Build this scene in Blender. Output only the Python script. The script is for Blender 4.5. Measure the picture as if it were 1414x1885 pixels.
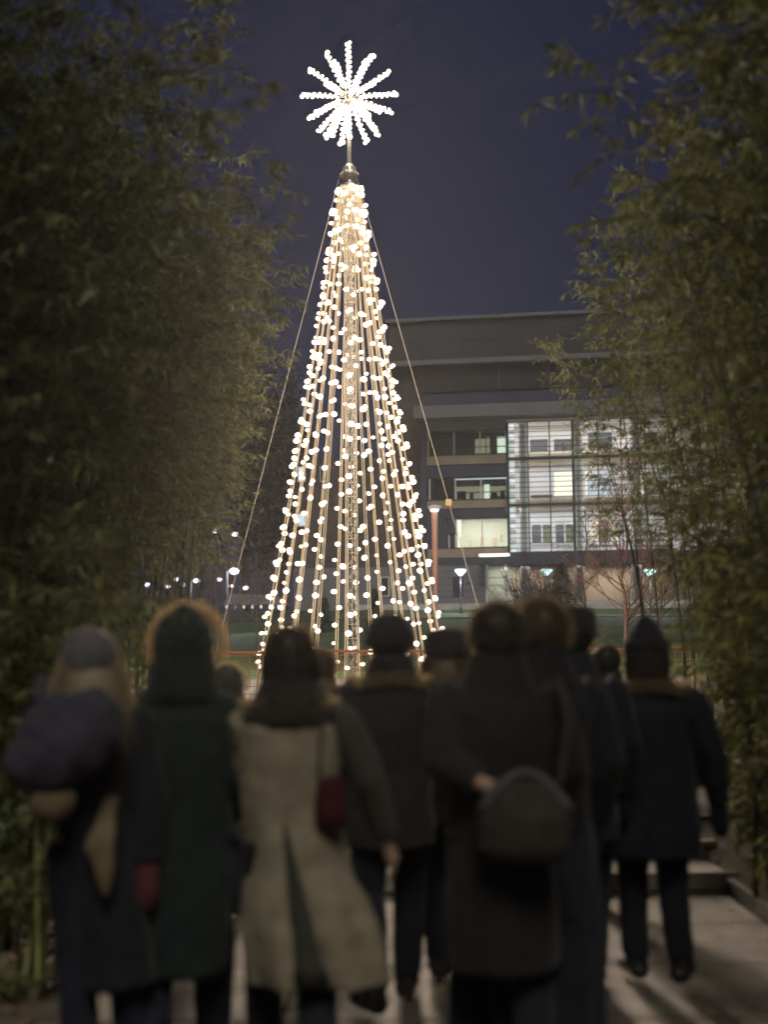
import bpy, bmesh, math, random
import numpy as np
from mathutils import Vector, Matrix, Euler, noise

R = math.radians
random.seed(7)
rng = np.random.default_rng(7)
for o in list(bpy.data.objects):
    bpy.data.objects.remove(o, do_unlink=True)
scene = bpy.context.scene
COL = scene.collection

# ------------------------------------------------------------------ camera
FPX = 2618.0            # focal length in photo pixels (50 mm on a 24x36 frame held upright)
CAM_H = 1.57
PITCH = math.atan(248.0 / FPX)
cam_data = bpy.data.cameras.new('camera')
cam_data.sensor_fit = 'VERTICAL'
cam_data.sensor_height = 36.0
cam_data.sensor_width = 27.0
cam_data.lens = 50.0
cam_data.clip_start = 0.1
cam_data.clip_end = 4000
cam_data.dof.use_dof = True
cam_data.dof.focus_distance = 30.0
cam_data.dof.aperture_fstop = 1.1
cam = bpy.data.objects.new('camera', cam_data)
cam.location = (0, 0, CAM_H)
ROLL = R(-0.5)            # the photograph leans a little
cam.rotation_euler = (Matrix.Rotation(math.pi / 2 + PITCH, 3, 'X') @ Matrix.Rotation(ROLL, 3, 'Z')).to_euler()
COL.objects.link(cam)
scene.camera = cam

# ------------------------------------------------------------------ world, sun, exposure
SUN_EL, SUN_AZ = R(50), R(174)     # azimuth clockwise from +Y: behind the camera, over its right shoulder
world = bpy.data.worlds.new('World')
scene.world = world
world.use_nodes = True
nt = world.node_tree
nt.nodes.clear()
w_out = nt.nodes.new('ShaderNodeOutputWorld')
w_bg = nt.nodes.new('ShaderNodeBackground')
w_sky = nt.nodes.new('ShaderNodeTexSky')
w_sky.sky_type = 'NISHITA'
w_sky.sun_disc = False
w_sky.sun_elevation = SUN_EL
w_sky.sun_rotation = SUN_AZ
w_mul = nt.nodes.new('ShaderNodeMix'); w_mul.data_type = 'RGBA'; w_mul.blend_type = 'MULTIPLY'
w_mul.inputs[0].default_value = 1.0
w_mul.inputs[7].default_value = (0.040, 0.032, 0.040, 1)       # night-dim
w_add = nt.nodes.new('ShaderNodeMix'); w_add.data_type = 'RGBA'; w_add.blend_type = 'ADD'
w_add.inputs[0].default_value = 1.0
w_add.inputs[7].default_value = (0.048, 0.066, 0.205, 1)        # city glow in the night air
nt.links.new(w_sky.outputs[0], w_mul.inputs[6])
nt.links.new(w_mul.outputs[2], w_add.inputs[6])
nt.links.new(w_add.outputs[2], w_bg.inputs[0])
w_bg.inputs[1].default_value = 0.1
nt.links.new(w_bg.outputs[0], w_out.inputs[0])

sun_d = bpy.data.lights.new('sun', 'SUN')
sun_d.energy = 1.25
sun_d.angle = R(25)
sun_d.color = (1.0, 0.95, 0.84)
sun = bpy.data.objects.new('sun', sun_d)
sv = Vector((math.sin(SUN_AZ) * math.cos(SUN_EL), math.cos(SUN_AZ) * math.cos(SUN_EL), math.sin(SUN_EL)))
sun.rotation_euler = sv.to_track_quat('Z', 'Y').to_euler()
sun.location = (-6, -20, 14)
COL.objects.link(sun)

scene.view_settings.view_transform = 'Standard'
scene.view_settings.look = 'None'
scene.view_settings.exposure = 0.0
scene.view_settings.gamma = 1.0
scene.view_settings.use_curve_mapping = False
cy = scene.cycles
cy.use_denoising = True
cy.use_adaptive_sampling = True
cy.adaptive_threshold = 0.04
cy.sample_clamp_direct = 2.5
cy.sample_clamp_indirect = 3.0
cy.max_bounces = 4
cy.diffuse_bounces = 2
cy.glossy_bounces = 2
cy.transmission_bounces = 4
cy.transparent_max_bounces = 12
cy.use_light_tree = True
cy.caustics_reflective = False
cy.caustics_refractive = False
HAZE = 0.00036            # density of the night air
TREE_L = 430.0           # radiance of the tree's bulbs

# ------------------------------------------------------------------ pixel <-> place
CP, SP = math.cos(PITCH), math.sin(PITCH)
def ray(px, py):
    a = (px - 707.0) / FPX
    b = (942.5 - py) / FPX
    return Vector((a, CP - b * SP, SP + b * CP))
def at(px, py, D):
    r = ray(px, py)
    t = D / r.y
    return Vector((r.x * t, D, CAM_H + r.z * t))

# ------------------------------------------------------------------ ground heights
def gz(y):
    if y < 9.24: return 0.0
    if y < 9.86: return 0.12
    if y < 10.45: return 0.235
    if y < 22: return 0.35 + 0.05 * (y - 10.45) / 11.55
    if y < 118: return 0.40 + (y - 22) * (4.2 / 96)
    return 4.6

# ------------------------------------------------------------------ materials
def principled(name, color, rough=0.6, spec=0.3, metal=0.0, var=0.0, vscale=6.0, bump=0.0, bscale=60.0,
               sheen=0.0, transl=0.0, island=0.0, dark=None, coords='Object', detail=4, emit=None, estr=0.0):
    m = bpy.data.materials.new(name)
    m.use_nodes = True
    t = m.node_tree; n = t.nodes; l = t.links
    n.clear()
    out = n.new('ShaderNodeOutputMaterial')
    p = n.new('ShaderNodeBsdfPrincipled')
    p.inputs['Roughness'].default_value = rough
    p.inputs['Metallic'].default_value = metal
    p.inputs['Specular IOR Level'].default_value = spec
    p.inputs['Base Color'].default_value = (*color, 1)
    if sheen:
        p.inputs['Sheen Weight'].default_value = sheen
        p.inputs['Sheen Roughness'].default_value = 0.4
    csock = None
    tc = n.new('ShaderNodeTexCoord')
    if var > 0:
        nz = n.new('ShaderNodeTexNoise'); nz.inputs['Scale'].default_value = vscale
        nz.inputs['Detail'].default_value = detail
        l.new(tc.outputs[coords], nz.inputs['Vector'])
        rp = n.new('ShaderNodeValToRGB')
        lo = dark if dark else tuple(c * (1 - var) for c in color)
        hi = tuple(min(1, c * (1 + var)) for c in color)
        rp.color_ramp.elements[0].position = 0.32; rp.color_ramp.elements[0].color = (*lo, 1)
        rp.color_ramp.elements[1].position = 0.68; rp.color_ramp.elements[1].color = (*hi, 1)
        l.new(nz.outputs['Fac'], rp.inputs['Fac'])
        csock = rp.outputs['Color']
    if island > 0:
        g = n.new('ShaderNodeNewGeometry')
        hs = n.new('ShaderNodeHueSaturation')
        mr = n.new('ShaderNodeMapRange')
        mr.inputs['To Min'].default_value = 1 - island; mr.inputs['To Max'].default_value = 1 + island
        l.new(g.outputs['Random Per Island'], mr.inputs['Value'])
        l.new(mr.outputs[0], hs.inputs['Value'])
        mr2 = n.new('ShaderNodeMapRange')
        mr2.inputs['To Min'].default_value = 0.47; mr2.inputs['To Max'].default_value = 0.515
        l.new(g.outputs['Random Per Island'], mr2.inputs['Value'])
        l.new(mr2.outputs[0], hs.inputs['Hue'])
        if csock: l.new(csock, hs.inputs['Color'])
        else: hs.inputs['Color'].default_value = (*color, 1)
        csock = hs.outputs['Color']
    if csock: l.new(csock, p.inputs['Base Color'])
    if bump > 0:
        nb = n.new('ShaderNodeTexNoise'); nb.inputs['Scale'].default_value = bscale
        nb.inputs['Detail'].default_value = 6
        l.new(tc.outputs[coords], nb.inputs['Vector'])
        bp = n.new('ShaderNodeBump'); bp.inputs['Strength'].default_value = bump
        bp.inputs['Distance'].default_value = 0.02
        l.new(nb.outputs['Fac'], bp.inputs['Height'])
        l.new(bp.outputs['Normal'], p.inputs['Normal'])
    if emit:
        p.inputs['Emission Color'].default_value = (*emit, 1)
        p.inputs['Emission Strength'].default_value = estr
    shader = p.outputs[0]
    if transl > 0:
        tr = n.new('ShaderNodeBsdfTranslucent')
        tr.inputs['Color'].default_value = (*color, 1)
        if csock: l.new(csock, tr.inputs['Color'])
        mx = n.new('ShaderNodeMixShader'); mx.inputs[0].default_value = transl
        l.new(p.outputs[0], mx.inputs[1]); l.new(tr.outputs[0], mx.inputs[2])
        shader = mx.outputs[0]
    l.new(shader, out.inputs['Surface'])
    return m

def emission(name, color, strength):
    m = bpy.data.materials.new(name); m.use_nodes = True
    t = m.node_tree; t.nodes.clear()
    o = t.nodes.new('ShaderNodeOutputMaterial'); e = t.nodes.new('ShaderNodeEmission')
    e.inputs[0].default_value = (*color, 1); e.inputs[1].default_value = strength
    t.links.new(e.outputs[0], o.inputs[0])
    return m

def glass(name, tint=(0.9, 0.95, 0.95), refl=0.12):
    m = bpy.data.materials.new(name); m.use_nodes = True
    t = m.node_tree; t.nodes.clear()
    o = t.nodes.new('ShaderNodeOutputMaterial')
    a = t.nodes.new('ShaderNodeBsdfTransparent'); a.inputs[0].default_value = (*tint, 1)
    g = t.nodes.new('ShaderNodeBsdfGlossy'); g.inputs['Roughness'].default_value = 0.05
    mx = t.nodes.new('ShaderNodeMixShader'); mx.inputs[0].default_value = refl
    t.links.new(a.outputs[0], mx.inputs[1]); t.links.new(g.outputs[0], mx.inputs[2])
    t.links.new(mx.outputs[0], o.inputs[0])
    return m

M = {}
M['concrete'] = principled('exposed_aggregate', (0.150, 0.128, 0.094), 0.55, 0.4, var=0.5, vscale=3.0, bump=0.8, bscale=70, detail=12)
M['concrete_side'] = principled('step_concrete', (0.27, 0.235, 0.19), 0.65, 0.4, var=0.3, vscale=3.0, bump=0.5, bscale=60, detail=8)
M['soil'] = principled('planting_soil', (0.045, 0.034, 0.024), 0.9, 0.1, var=0.5, vscale=9, bump=0.9, bscale=25)
M['grass'] = principled('lawn_grass', (0.034, 0.06, 0.022), 0.9, 0.1, var=0.45, vscale=0.6, bump=0.6, bscale=8, detail=10)
M['paving'] = principled('plaza_paving', (0.045, 0.043, 0.04), 0.8, 0.3, var=0.2, vscale=1.5, bump=0.3, bscale=40)
M['leaf'] = principled('bamboo_leaf', (0.105, 0.113, 0.043), 0.5, 0.35, island=0.6, transl=0.35)
M['leaf_young'] = principled('young_bamboo_leaf', (0.19, 0.20, 0.08), 0.38, 0.5, island=0.6, transl=0.3)
M['twig'] = principled('bamboo_twig', (0.075, 0.075, 0.03), 0.6)
M['culm'] = principled('bamboo_culm', (0.07, 0.085, 0.03), 0.35, 0.5, var=0.3, vscale=5)
M['culm_pale'] = principled('young_culm', (0.36, 0.38, 0.14), 0.35, 0.5, var=0.25, vscale=5)
M['culm_tan'] = principled('dry_culm', (0.33, 0.24, 0.09), 0.4, 0.5, var=0.25, vscale=5)
M['litter'] = principled('leaf_litter', (0.28, 0.17, 0.10), 0.6, 0.3, island=0.6)
M['bulb'] = emission('bulb_glow', (1.0, 0.79, 0.60), TREE_L)
M['starbulb'] = emission('star_bulb_glow', (1.0, 0.82, 0.68), TREE_L * 0.9)
M['cord'] = principled('light_cord', (0.62, 0.54, 0.40), 0.5)
M['galv'] = principled('galvanised_steel', (0.26, 0.25, 0.22), 0.32, 0.5, metal=0.9)
M['wire'] = principled('guy_wire', (0.24, 0.23, 0.2), 0.45, metal=0.3)
M['mast'] = principled('dark_mast_steel', (0.035, 0.034, 0.03), 0.3, 0.6, metal=0.4)
M['orange'] = principled('orange_net', (0.46, 0.20, 0.08), 0.6, transl=0.35)
M['tag'] = principled('tan_tag', (0.10, 0.07, 0.035), 0.6)

# ------------------------------------------------------------------ object helpers
def link(o, parent=None):
    COL.objects.link(o)
    if parent: o.parent = parent
    return o
def tag(o, label=None, cat=None, group=None, kind=None):
    if label: o['label'] = label
    if cat: o['category'] = cat
    if group: o['group'] = group
    if kind: o['kind'] = kind
    return o
def empty(name, loc=(0, 0, 0), rz=0.0):
    o = bpy.data.objects.new(name, None)
    o.location = loc; o.rotation_euler = (0, 0, rz); o.empty_display_size = 0.2
    return link(o)
def mesh_obj(name, verts, faces, mat, parent=None, smooth=False):
    me = bpy.data.meshes.new(name)
    me.from_pydata([tuple(v) for v in verts], [], faces)
    if smooth:
        me.polygons.foreach_set('use_smooth', [True] * len(me.polygons))
    mats = mat if isinstance(mat, (list, tuple)) else [mat]
    for m_ in mats: me.materials.append(m_)
    me.update()
    return link(bpy.data.objects.new(name, me), parent)
def share(name, me, parent=None, loc=(0, 0, 0), rot=(0, 0, 0), sc=(1, 1, 1)):
    o = bpy.data.objects.new(name, me)
    o.location = loc; o.rotation_euler = rot; o.scale = sc
    return link(o, parent)

class MB:
    """collects boxes, tubes and balls into one mesh"""
    def __init__(s): s.v = []; s.f = []
    def box(s, x0, x1, y0, y1, z0, z1):
        b = len(s.v)
        s.v += [(x0, y0, z0), (x1, y0, z0), (x1, y1, z0), (x0, y1, z0), (x0, y0, z1), (x1, y0, z1), (x1, y1, z1), (x0, y1, z1)]
        s.f += [(b, b+3, b+2, b+1), (b+4, b+5, b+6, b+7), (b, b+1, b+5, b+4), (b+1, b+2, b+6, b+5), (b+2, b+3, b+7, b+6), (b+3, b, b+4, b+7)]
        return s
    def bevel_box(s, x0, x1, y0, y1, z0, z1, c):
        b = len(s.v)
        s.v += [(x0, y0, z0), (x1, y0, z0), (x1, y1, z0), (x0, y1, z0),
                (x0, y0, z1-c), (x1, y0, z1-c), (x1, y1, z1-c), (x0, y1, z1-c),
                (x0+c, y0+c, z1), (x1-c, y0+c, z1), (x1-c, y1-c, z1), (x0+c, y1-c, z1)]
        s.f += [(b, b+3, b+2, b+1), (b+8, b+9, b+10, b+11)]
        for k in range(4):
            k2 = (k + 1) % 4
            s.f += [(b+k, b+k2, b+4+k2, b+4+k), (b+4+k, b+4+k2, b+8+k2, b+8+k)]
        return s
    def tube(s, pts, rad, n=6, cap=True, ell=None):
        pts = [Vector(p) for p in pts]
        if not isinstance(rad, (list, tuple)): rad = [rad] * len(pts)
        b = len(s.v); prev = None
        for i, p in enumerate(pts):
            d = (pts[min(i+1, len(pts)-1)] - pts[max(i-1, 0)])
            if d.length < 1e-9: d = Vector((0, 0, 1))
            d.normalize()
            if prev is None:
                a = Vector((1, 0, 0)) if abs(d.x) < 0.8 else Vector((0, 1, 0))
                e1 = (a - d * a.dot(d)).normalized()
            else:
                e1 = (prev - d * prev.dot(d)).normalized()
            prev = e1; e2 = d.cross(e1)
            for k in range(n):
                t = 2 * math.pi * k / n
                s.v.append(tuple(p + e1 * (math.cos(t) * rad[i]) + e2 * (math.sin(t) * rad[i])))
        for i in range(len(pts) - 1):
            for k in range(n):
                k2 = (k + 1) % n
                s.f.append((b+i*n+k, b+i*n+k2, b+(i+1)*n+k2, b+(i+1)*n+k))
        if cap:
            s.f.append(tuple(b + k for k in range(n - 1, -1, -1)))
            s.f.append(tuple(b + (len(pts)-1)*n + k for k in range(n)))
        return s
    def ball(s, c, r, nu=10, nv=7, rot=None):
        if not isinstance(r, (list, tuple)): r = (r, r, r)
        b = len(s.v); c = Vector(c)
        def P(x, y, z):
            q = Vector((x * r[0], y * r[1], z * r[2]))
            if rot is not None: q = rot @ q
            return tuple(c + q)
        s.v.append(P(0, 0, -1))
        for i in range(1, nv):
            ph = -math.pi / 2 + math.pi * i / nv
            for k in range(nu):
                th = 2 * math.pi * k / nu
                s.v.append(P(math.cos(ph) * math.cos(th), math.cos(ph) * math.sin(th), math.sin(ph)))
        s.v.append(P(0, 0, 1)); top = len(s.v) - 1
        for k in range(nu):
            k2 = (k + 1) % nu
            s.f.append((b, b+1+k2, b+1+k))
            s.f.append((top, top-nu+k, top-nu+k2))
            for i in range(nv - 2):
                a0 = b + 1 + i * nu
                s.f.append((a0+k, a0+k2, a0+nu+k2, a0+nu+k))
        return s
    def rings(s, rings, n=28, fold=None):
        """closed loft of horizontal rings (z, cx, cy, rx, ry); fold(theta, i) scales the radius"""
        b = len(s.v)
        for i, (z, cx, cy_, rx, ry) in enumerate(rings):
            for k in range(n):
                t = 2 * math.pi * k / n
                q = 1.0 if fold is None else fold(t, i)
                s.v.append((cx + rx * q * math.cos(t), cy_ + ry * q * math.sin(t), z))
        for i in range(len(rings) - 1):
            for k in range(n):
                k2 = (k + 1) % n
                s.f.append((b+i*n+k, b+i*n+k2, b+(i+1)*n+k2, b+(i+1)*n+k))
        s.f.append(tuple(b + k for k in range(n - 1, -1, -1)))
        s.f.append(tuple(b + (len(rings)-1)*n + k for k in range(n)))
        return s
    def lathe(s, prof, n=20, c=(0, 0)):
        return s.rings([(z, c[0], c[1], r, r) for r, z in prof], n)
    def build(s, name, mat, parent=None, smooth=False):
        return mesh_obj(name, s.v, s.f, mat, parent, smooth)

def fuse(name, mb, mat, parent, voxel=0.012, smooth=4, wrinkle=0.0, wscale=9.0, stretch=(1, 1, 0.5), seed=0.0):
    """one continuous skin over all the closed shapes in mb"""
    me = bpy.data.meshes.new('tmp')
    me.from_pydata([tuple(v) for v in mb.v], [], mb.f); me.update()
    bm = bmesh.new(); bm.from_mesh(me); bmesh.ops.recalc_face_normals(bm, faces=bm.faces); bm.to_mesh(me); bm.free()
    ob = bpy.data.objects.new('tmp', me); COL.objects.link(ob)
    md = ob.modifiers.new('r', 'REMESH'); md.mode = 'VOXEL'; md.voxel_size = voxel
    if smooth:
        sm = ob.modifiers.new('s', 'SMOOTH'); sm.iterations = smooth; sm.factor = 0.5
    dg = bpy.context.evaluated_depsgraph_get(); dg.update()
    res = bpy.data.meshes.new_from_object(ob.evaluated_get(dg))
    bpy.data.objects.remove(ob); bpy.data.meshes.remove(me)
    res.name = name; res.materials.clear(); res.materials.append(mat)
    nv = len(res.vertices)
    if wrinkle > 0 and nv:
        nrm = np.empty(nv * 3); res.vertices.foreach_get('normal', nrm); nrm = nrm.reshape(-1, 3)
        co = np.empty(nv * 3); res.vertices.foreach_get('co', co); co = co.reshape(-1, 3)
        off = np.array([noise.noise(Vector((c[0]*wscale*stretch[0]+seed, c[1]*wscale*stretch[1], c[2]*wscale*stretch[2])))
                        + 0.5*noise.noise(Vector((c[0]*wscale*2.3, c[1]*wscale*2.3+seed, c[2]*wscale*1.7))) for c in co])
        co += nrm * (off * wrinkle)[:, None]
        res.vertices.foreach_set('co', co.ravel())
    res.polygons.foreach_set('use_smooth', [True] * len(res.polygons))
    res.update()
    o = bpy.data.objects.new(name, res)
    return link(o, parent)

# =================================================================== THE SETTING
# terrain: one sheet, stepping up at the steps and rising to the building
ys = [-60, 0, 9.2, 9.28, 10.4, 10.46, 14, 18, 22, 30, 40, 50, 62, 75, 90, 104, 116, 119, 150, 220, 280, 320]
zs = [-0.03, -0.03, -0.03, 0.07, 0.07, 0.33] + [gz(y) - 0.01 for y in ys[6:]]
xs = [-240, -140, -80, -40, -20, -12, -6, -3, 0, 3, 6, 12, 20, 40, 80, 140, 240]
V = []; F = []
for j, y in enumerate(ys):
    for i, x in enumerate(xs):
        bumpz = 0 if (y < 24 or y > 116) else 0.06 * math.sin(x * 0.21 + y * 0.13)
        V.append((x, y, zs[j] + bumpz))
for j in range(len(ys) - 1):
    for i in range(len(xs) - 1):
        a = j * len(xs) + i
        F.append((a, a + 1, a + len(xs) + 1, a + len(xs)))
ground = mesh_obj('lawn', V, F, M['grass'])
tag(ground, 'grass lawn rising towards the building', 'lawn', kind='structure')

# path of concrete slabs with recessed joints
path = MB().box(-1.75, 2.15, -3, 9.24, -0.25, -0.016).build('path', M['soil'])
tag(path, 'exposed aggregate concrete path between the bamboo', 'path', kind='structure')
cols = [(-1.75, -0.45), (-0.45, 0.85), (0.85, 2.15)]
yy = -3.0
row = 0
while yy < 9.2:
    y1 = min(yy + 1.02, 9.24)
    for (x0, x1) in cols:
        g = 0.011
        h = 0.0 + random.uniform(-0.0015, 0.0015)
        MB().bevel_box(x0 + g, x1 - g, yy + g, y1 - g, -0.12, h, 0.006).build('slab', M['concrete'], path)
    yy = y1; row += 1
# steps up
steps = empty('steps', (0, 9.24, 0)); tag(steps, 'three low concrete steps across the path', 'steps', kind='structure')
for (y0, y1, z0, z1) in ((0, 0.66, -0.1, 0.12), (0.62, 1.25, -0.1, 0.235), (1.21, 1.85, -0.1, 0.35)):
    MB().bevel_box(-1.9, 2.25, y0, y1, z0, z1, 0.012).build('step', M['concrete_side'], steps)
plaza = MB().box(-7, 7, 11.05, 33, -0.1, 0.0).build('plaza', M['paving'])
# the plaza follows the gentle rise
me = plaza.data
for v in me.vertices:
    v.co.z += gz(v.co.y) + 0.02 if v.co.y < 20 else gz(22) + 0.06
for v in me.vertices:
    if v.co.y > 30: v.co.z = (gz(33) + 0.01) + (v.co.z - (gz(22) + 0.06))
tag(plaza, 'paved plaza under the light tree', 'plaza', kind='structure')
# planting beds
for nm, x0, x1, y1 in (('planting_bed_left', -9, -1.76, 26), ('planting_bed_right', 2.16, 9, 18)):
    v = []; f = []
    nx, ny = 16, 60
    for j in range(ny + 1):
        for i in range(nx + 1):
            x = x0 + (x1 - x0) * i / nx; y = -2 + (y1 + 2) * j / ny
            edge = min(1, min(abs(x - x0), abs(x - x1)) / 0.5)
            v.append((x, y, gz(y) * 0.98 + 0.015 + edge * (0.05 + 0.03 * noise.noise(Vector((x * 2, y * 2, 0))))))
    for j in range(ny):
        for i in range(nx):
            a = j * (nx + 1) + i
            f.append((a, a + 1, a + nx + 2, a + nx + 1))
    tag(mesh_obj(nm, v, f, M['soil'], smooth=True), kind='structure')
# dark steel edging along the right bed
M['edging'] = principled('dark_steel', (0.03, 0.028, 0.026), 0.5, 0.4, var=0.3, vscale=8)
ed = MB()
ed.box(2.155, 2.19, -1.5, 9.2, -0.02, 0.09)
edge_r = ed.build('bed_edging', M['edging']); tag(edge_r, 'low dark steel edging along the right planting bed', 'edging')
lawnpath = MB().box(-45, 60, 86.5, 89.0, -0.2, 0.0)
lp = lawnpath.build('lawn_path', M['paving'])
for v in lp.data.vertices: v.co.z += gz(v.co.y) + 0.09
tag(lp, kind='structure')

# =================================================================== BUILDING
TH = R(10)
B0 = at(860, 1125, 122)
bld = empty('office_building', (B0.x, B0.y, 4.6), -TH)
tag(bld, 'large modern campus building with lit glazed stair bay behind the lawn', 'building')
ux, uy = math.cos(TH), -math.sin(TH)            # along the facade, to the right
nx_, ny_ = math.sin(TH), math.cos(TH)           # into the building
def fp(px, py, off=0.0):
    r = ray(px, py)
    ox, oy = B0.x + nx_ * off, B0.y + ny_ * off
    t = (nx_ * ox + ny_ * oy) / (nx_ * r.x + ny_ * r.y)
    X, Y, Z = r.x * t, r.y * t, CAM_H + r.z * t
    return ((X - B0.x) * ux + (Y - B0.y) * uy, Z - 4.6)
def frect(x0, y0, x1, y1, off=0.0):
    u0, _ = fp(x0, (y0 + y1) / 2, off); u1, _ = fp(x1, (y0 + y1) / 2, off)
    xm = (x0 + x1) / 2
    _, z1 = fp(xm, y0, off); _, z0 = fp(xm, y1, off)
    return u0, u1, z0, z1
M['b_light'] = principled('pale_panel', (0.17, 0.17, 0.185), 0.7, var=0.08, vscale=0.7)
M['b_beige'] = principled('beige_panel', (0.34, 0.27, 0.20), 0.7, var=0.10, vscale=0.7)
M['b_grey'] = principled('grey_metal_panel', (0.054, 0.06, 0.098), 0.55, var=0.1, vscale=0.5)
M['b_dark'] = principled('dark_louvre', (0.03, 0.03, 0.035), 0.6)
M['b_brick'] = principled('red_brown_brick', (0.085, 0.066, 0.062), 0.85, var=0.2, vscale=2.0)
M['b_roof'] = principled('penthouse_cladding', (0.058, 0.060, 0.068), 0.7, var=0.08, vscale=0.25)
M['b_white'] = principled('white_plaster', (0.75, 0.72, 0.72), 0.7)
M['b_frame'] = principled('dark_green_steel', (0.045, 0.06, 0.055), 0.45)
M['b_wframe'] = principled('white_window_frame', (0.7, 0.7, 0.72), 0.5)
M['b_glass'] = glass('window_glass', (0.94, 0.97, 0.96), 0.06)
M['b_room'] = principled('room_plaster', (0.55, 0.55, 0.50), 0.8, var=0.1, vscale=0.8)
M['b_roomdark'] = principled('dark_room', (0.08, 0.085, 0.09), 0.8)
M['lit_warm'] = emission('lit_room_warm', (1.0, 0.93, 0.74), 1.5)
M['lit_green'] = emission('lit_room_greenish', (0.86, 1.0, 0.80), 0.9)
M['lit_dim'] = emission('lit_room_dim', (0.55, 0.55, 0.36), 0.42)
M['lit_cool'] = emission('lit_window_cool', (0.8, 0.9, 1.0), 0.85)
M['lit_block'] = emission('glass_block_glow', (0.95, 0.97, 1.0), 1.1)
M['lit_block2'] = emission('glass_block_glow_green', (0.86, 1.0, 0.92), 0.8)
M['lit_block3'] = emission('glass_block_glow_dim', (0.9, 0.9, 0.95), 0.5)
M['stone'] = principled('plinth_stone', (0.5, 0.48, 0.46), 0.8, var=0.2, vscale=1.2)
def wall(name, rect, o0, o1, mat, parent=bld):
    u0, u1, z0, z1 = rect
    return MB().box(u0, u1, o0, o1, z0, z1).build(name, mat, parent)
UL = fp(536, 1000)[0]; UP = fp(716, 700)[0]; UR = fp(1400, 1000)[0]
UM = fp(780, 900)[0]; UC = fp(936, 900)[0]; UE = fp(1245, 900, -1)[0]
def zz(py, off=0.0, px=900): return fp(px, py, off)[1]
Z = {k: zz(k) for k in (582, 660, 669, 718, 754, 776, 792, 839, 855, 877, 922, 936, 954, 1011, 1027, 1041, 1112, 1130)}
# core mass that closes the building behind the rooms
MB().box(UP + .3, UR, 6.5, 26, -0.6, Z[660]).build('core_wall', M['b_roof'], bld)
# penthouse
MB().box(UP, UR, 1.2, 24, Z[660] + .02, Z[582]).build('penthouse', M['b_roof'], bld)
MB().box(UP - .3, UR, 0.9, 24.3, Z[582] + .003, Z[582] + .28).build('roof_edge', M['b_light'], bld)
MB().box(UP, UR, -0.2, 6, Z[669], Z[660]).build('ledge', M['b_light'], bld)
MB().box(UM, UR, 0.5, 1.0, Z[718], Z[669] - .003).build('louvre_band', M['b_dark'], bld)
u = UM + 2.2
while u < UR:
    MB().box(u, u + .12, 0.38, 0.497, Z[718] + .01, Z[669] - .01).build('louvre_post', M['b_grey'], bld); u += 4.4
b_ = MB(); nbv = len(b_.v)
b_.v += [(UM, -2.2, Z[754]), (UR, -2.2, Z[754]), (UR, 0.9, Z[718] - .004), (UM, 0.9, Z[718] - .004), (UM, 0.9, Z[754]), (UR, 0.9, Z[754])]
b_.f += [(0, 1, 2, 3), (0, 4, 5, 1), (0, 3, 4), (1, 5, 2), (2, 5, 4, 3)]
b_.build('sloped_roof', M['b_grey'], bld)
MB().box(UM - .4, UR, -2.6, 1.2, Z[776], Z[754] - .004).build('fascia', M['b_light'], bld)
u = UP + 3.0
while u < UR:
    MB().box(u - .025, u + .025, 1.17, 1.197, Z[660] + .05, Z[582] - .05).build('panel_joint', M['b_dark'], bld); u += 3.4
zj = (Z[660] + Z[582]) / 2
MB().box(UP + .05, UR, 1.18, 1.196, zj - .02, zj + .02).build('panel_joint', M['b_dark'], bld)
# left wing (behind the light tree): brick, a few narrow windows, pale base
MB().box(UL, UP - .003, 0.8, 16.4, Z[1041], zz(836)).build('brick_wing', M['b_brick'], bld)
MB().box(UP, UM - .003, 0.8, 6.4, Z[1041], Z[669] - .004).build('brick_wing', M['b_brick'], bld)
MB().box(UL + .05, UM - .003, 0.6, 6.3, Z[1130] - 1, Z[1041] - .003).build('base_wall', M['b_light'], bld)
for (x0, y0, x1, y1) in ((549, 858, 563, 886), (549, 944, 563, 968), (590, 858, 604, 886), (700, 1062, 716, 1098)):
    r_ = frect(x0, y0, x1, y1, 0.6)
    w = wall('window', r_, 0.48, 0.60, M['b_wframe'])
    u0, u1, z0, z1 = r_
    MB().box(u0 + .08, u1 - .08, 0.44, 0.477, z0 + .08, z1 - .08).build('pane', M['lit_cool'] if x0 < 580 else M['b_dark'], w)
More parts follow.
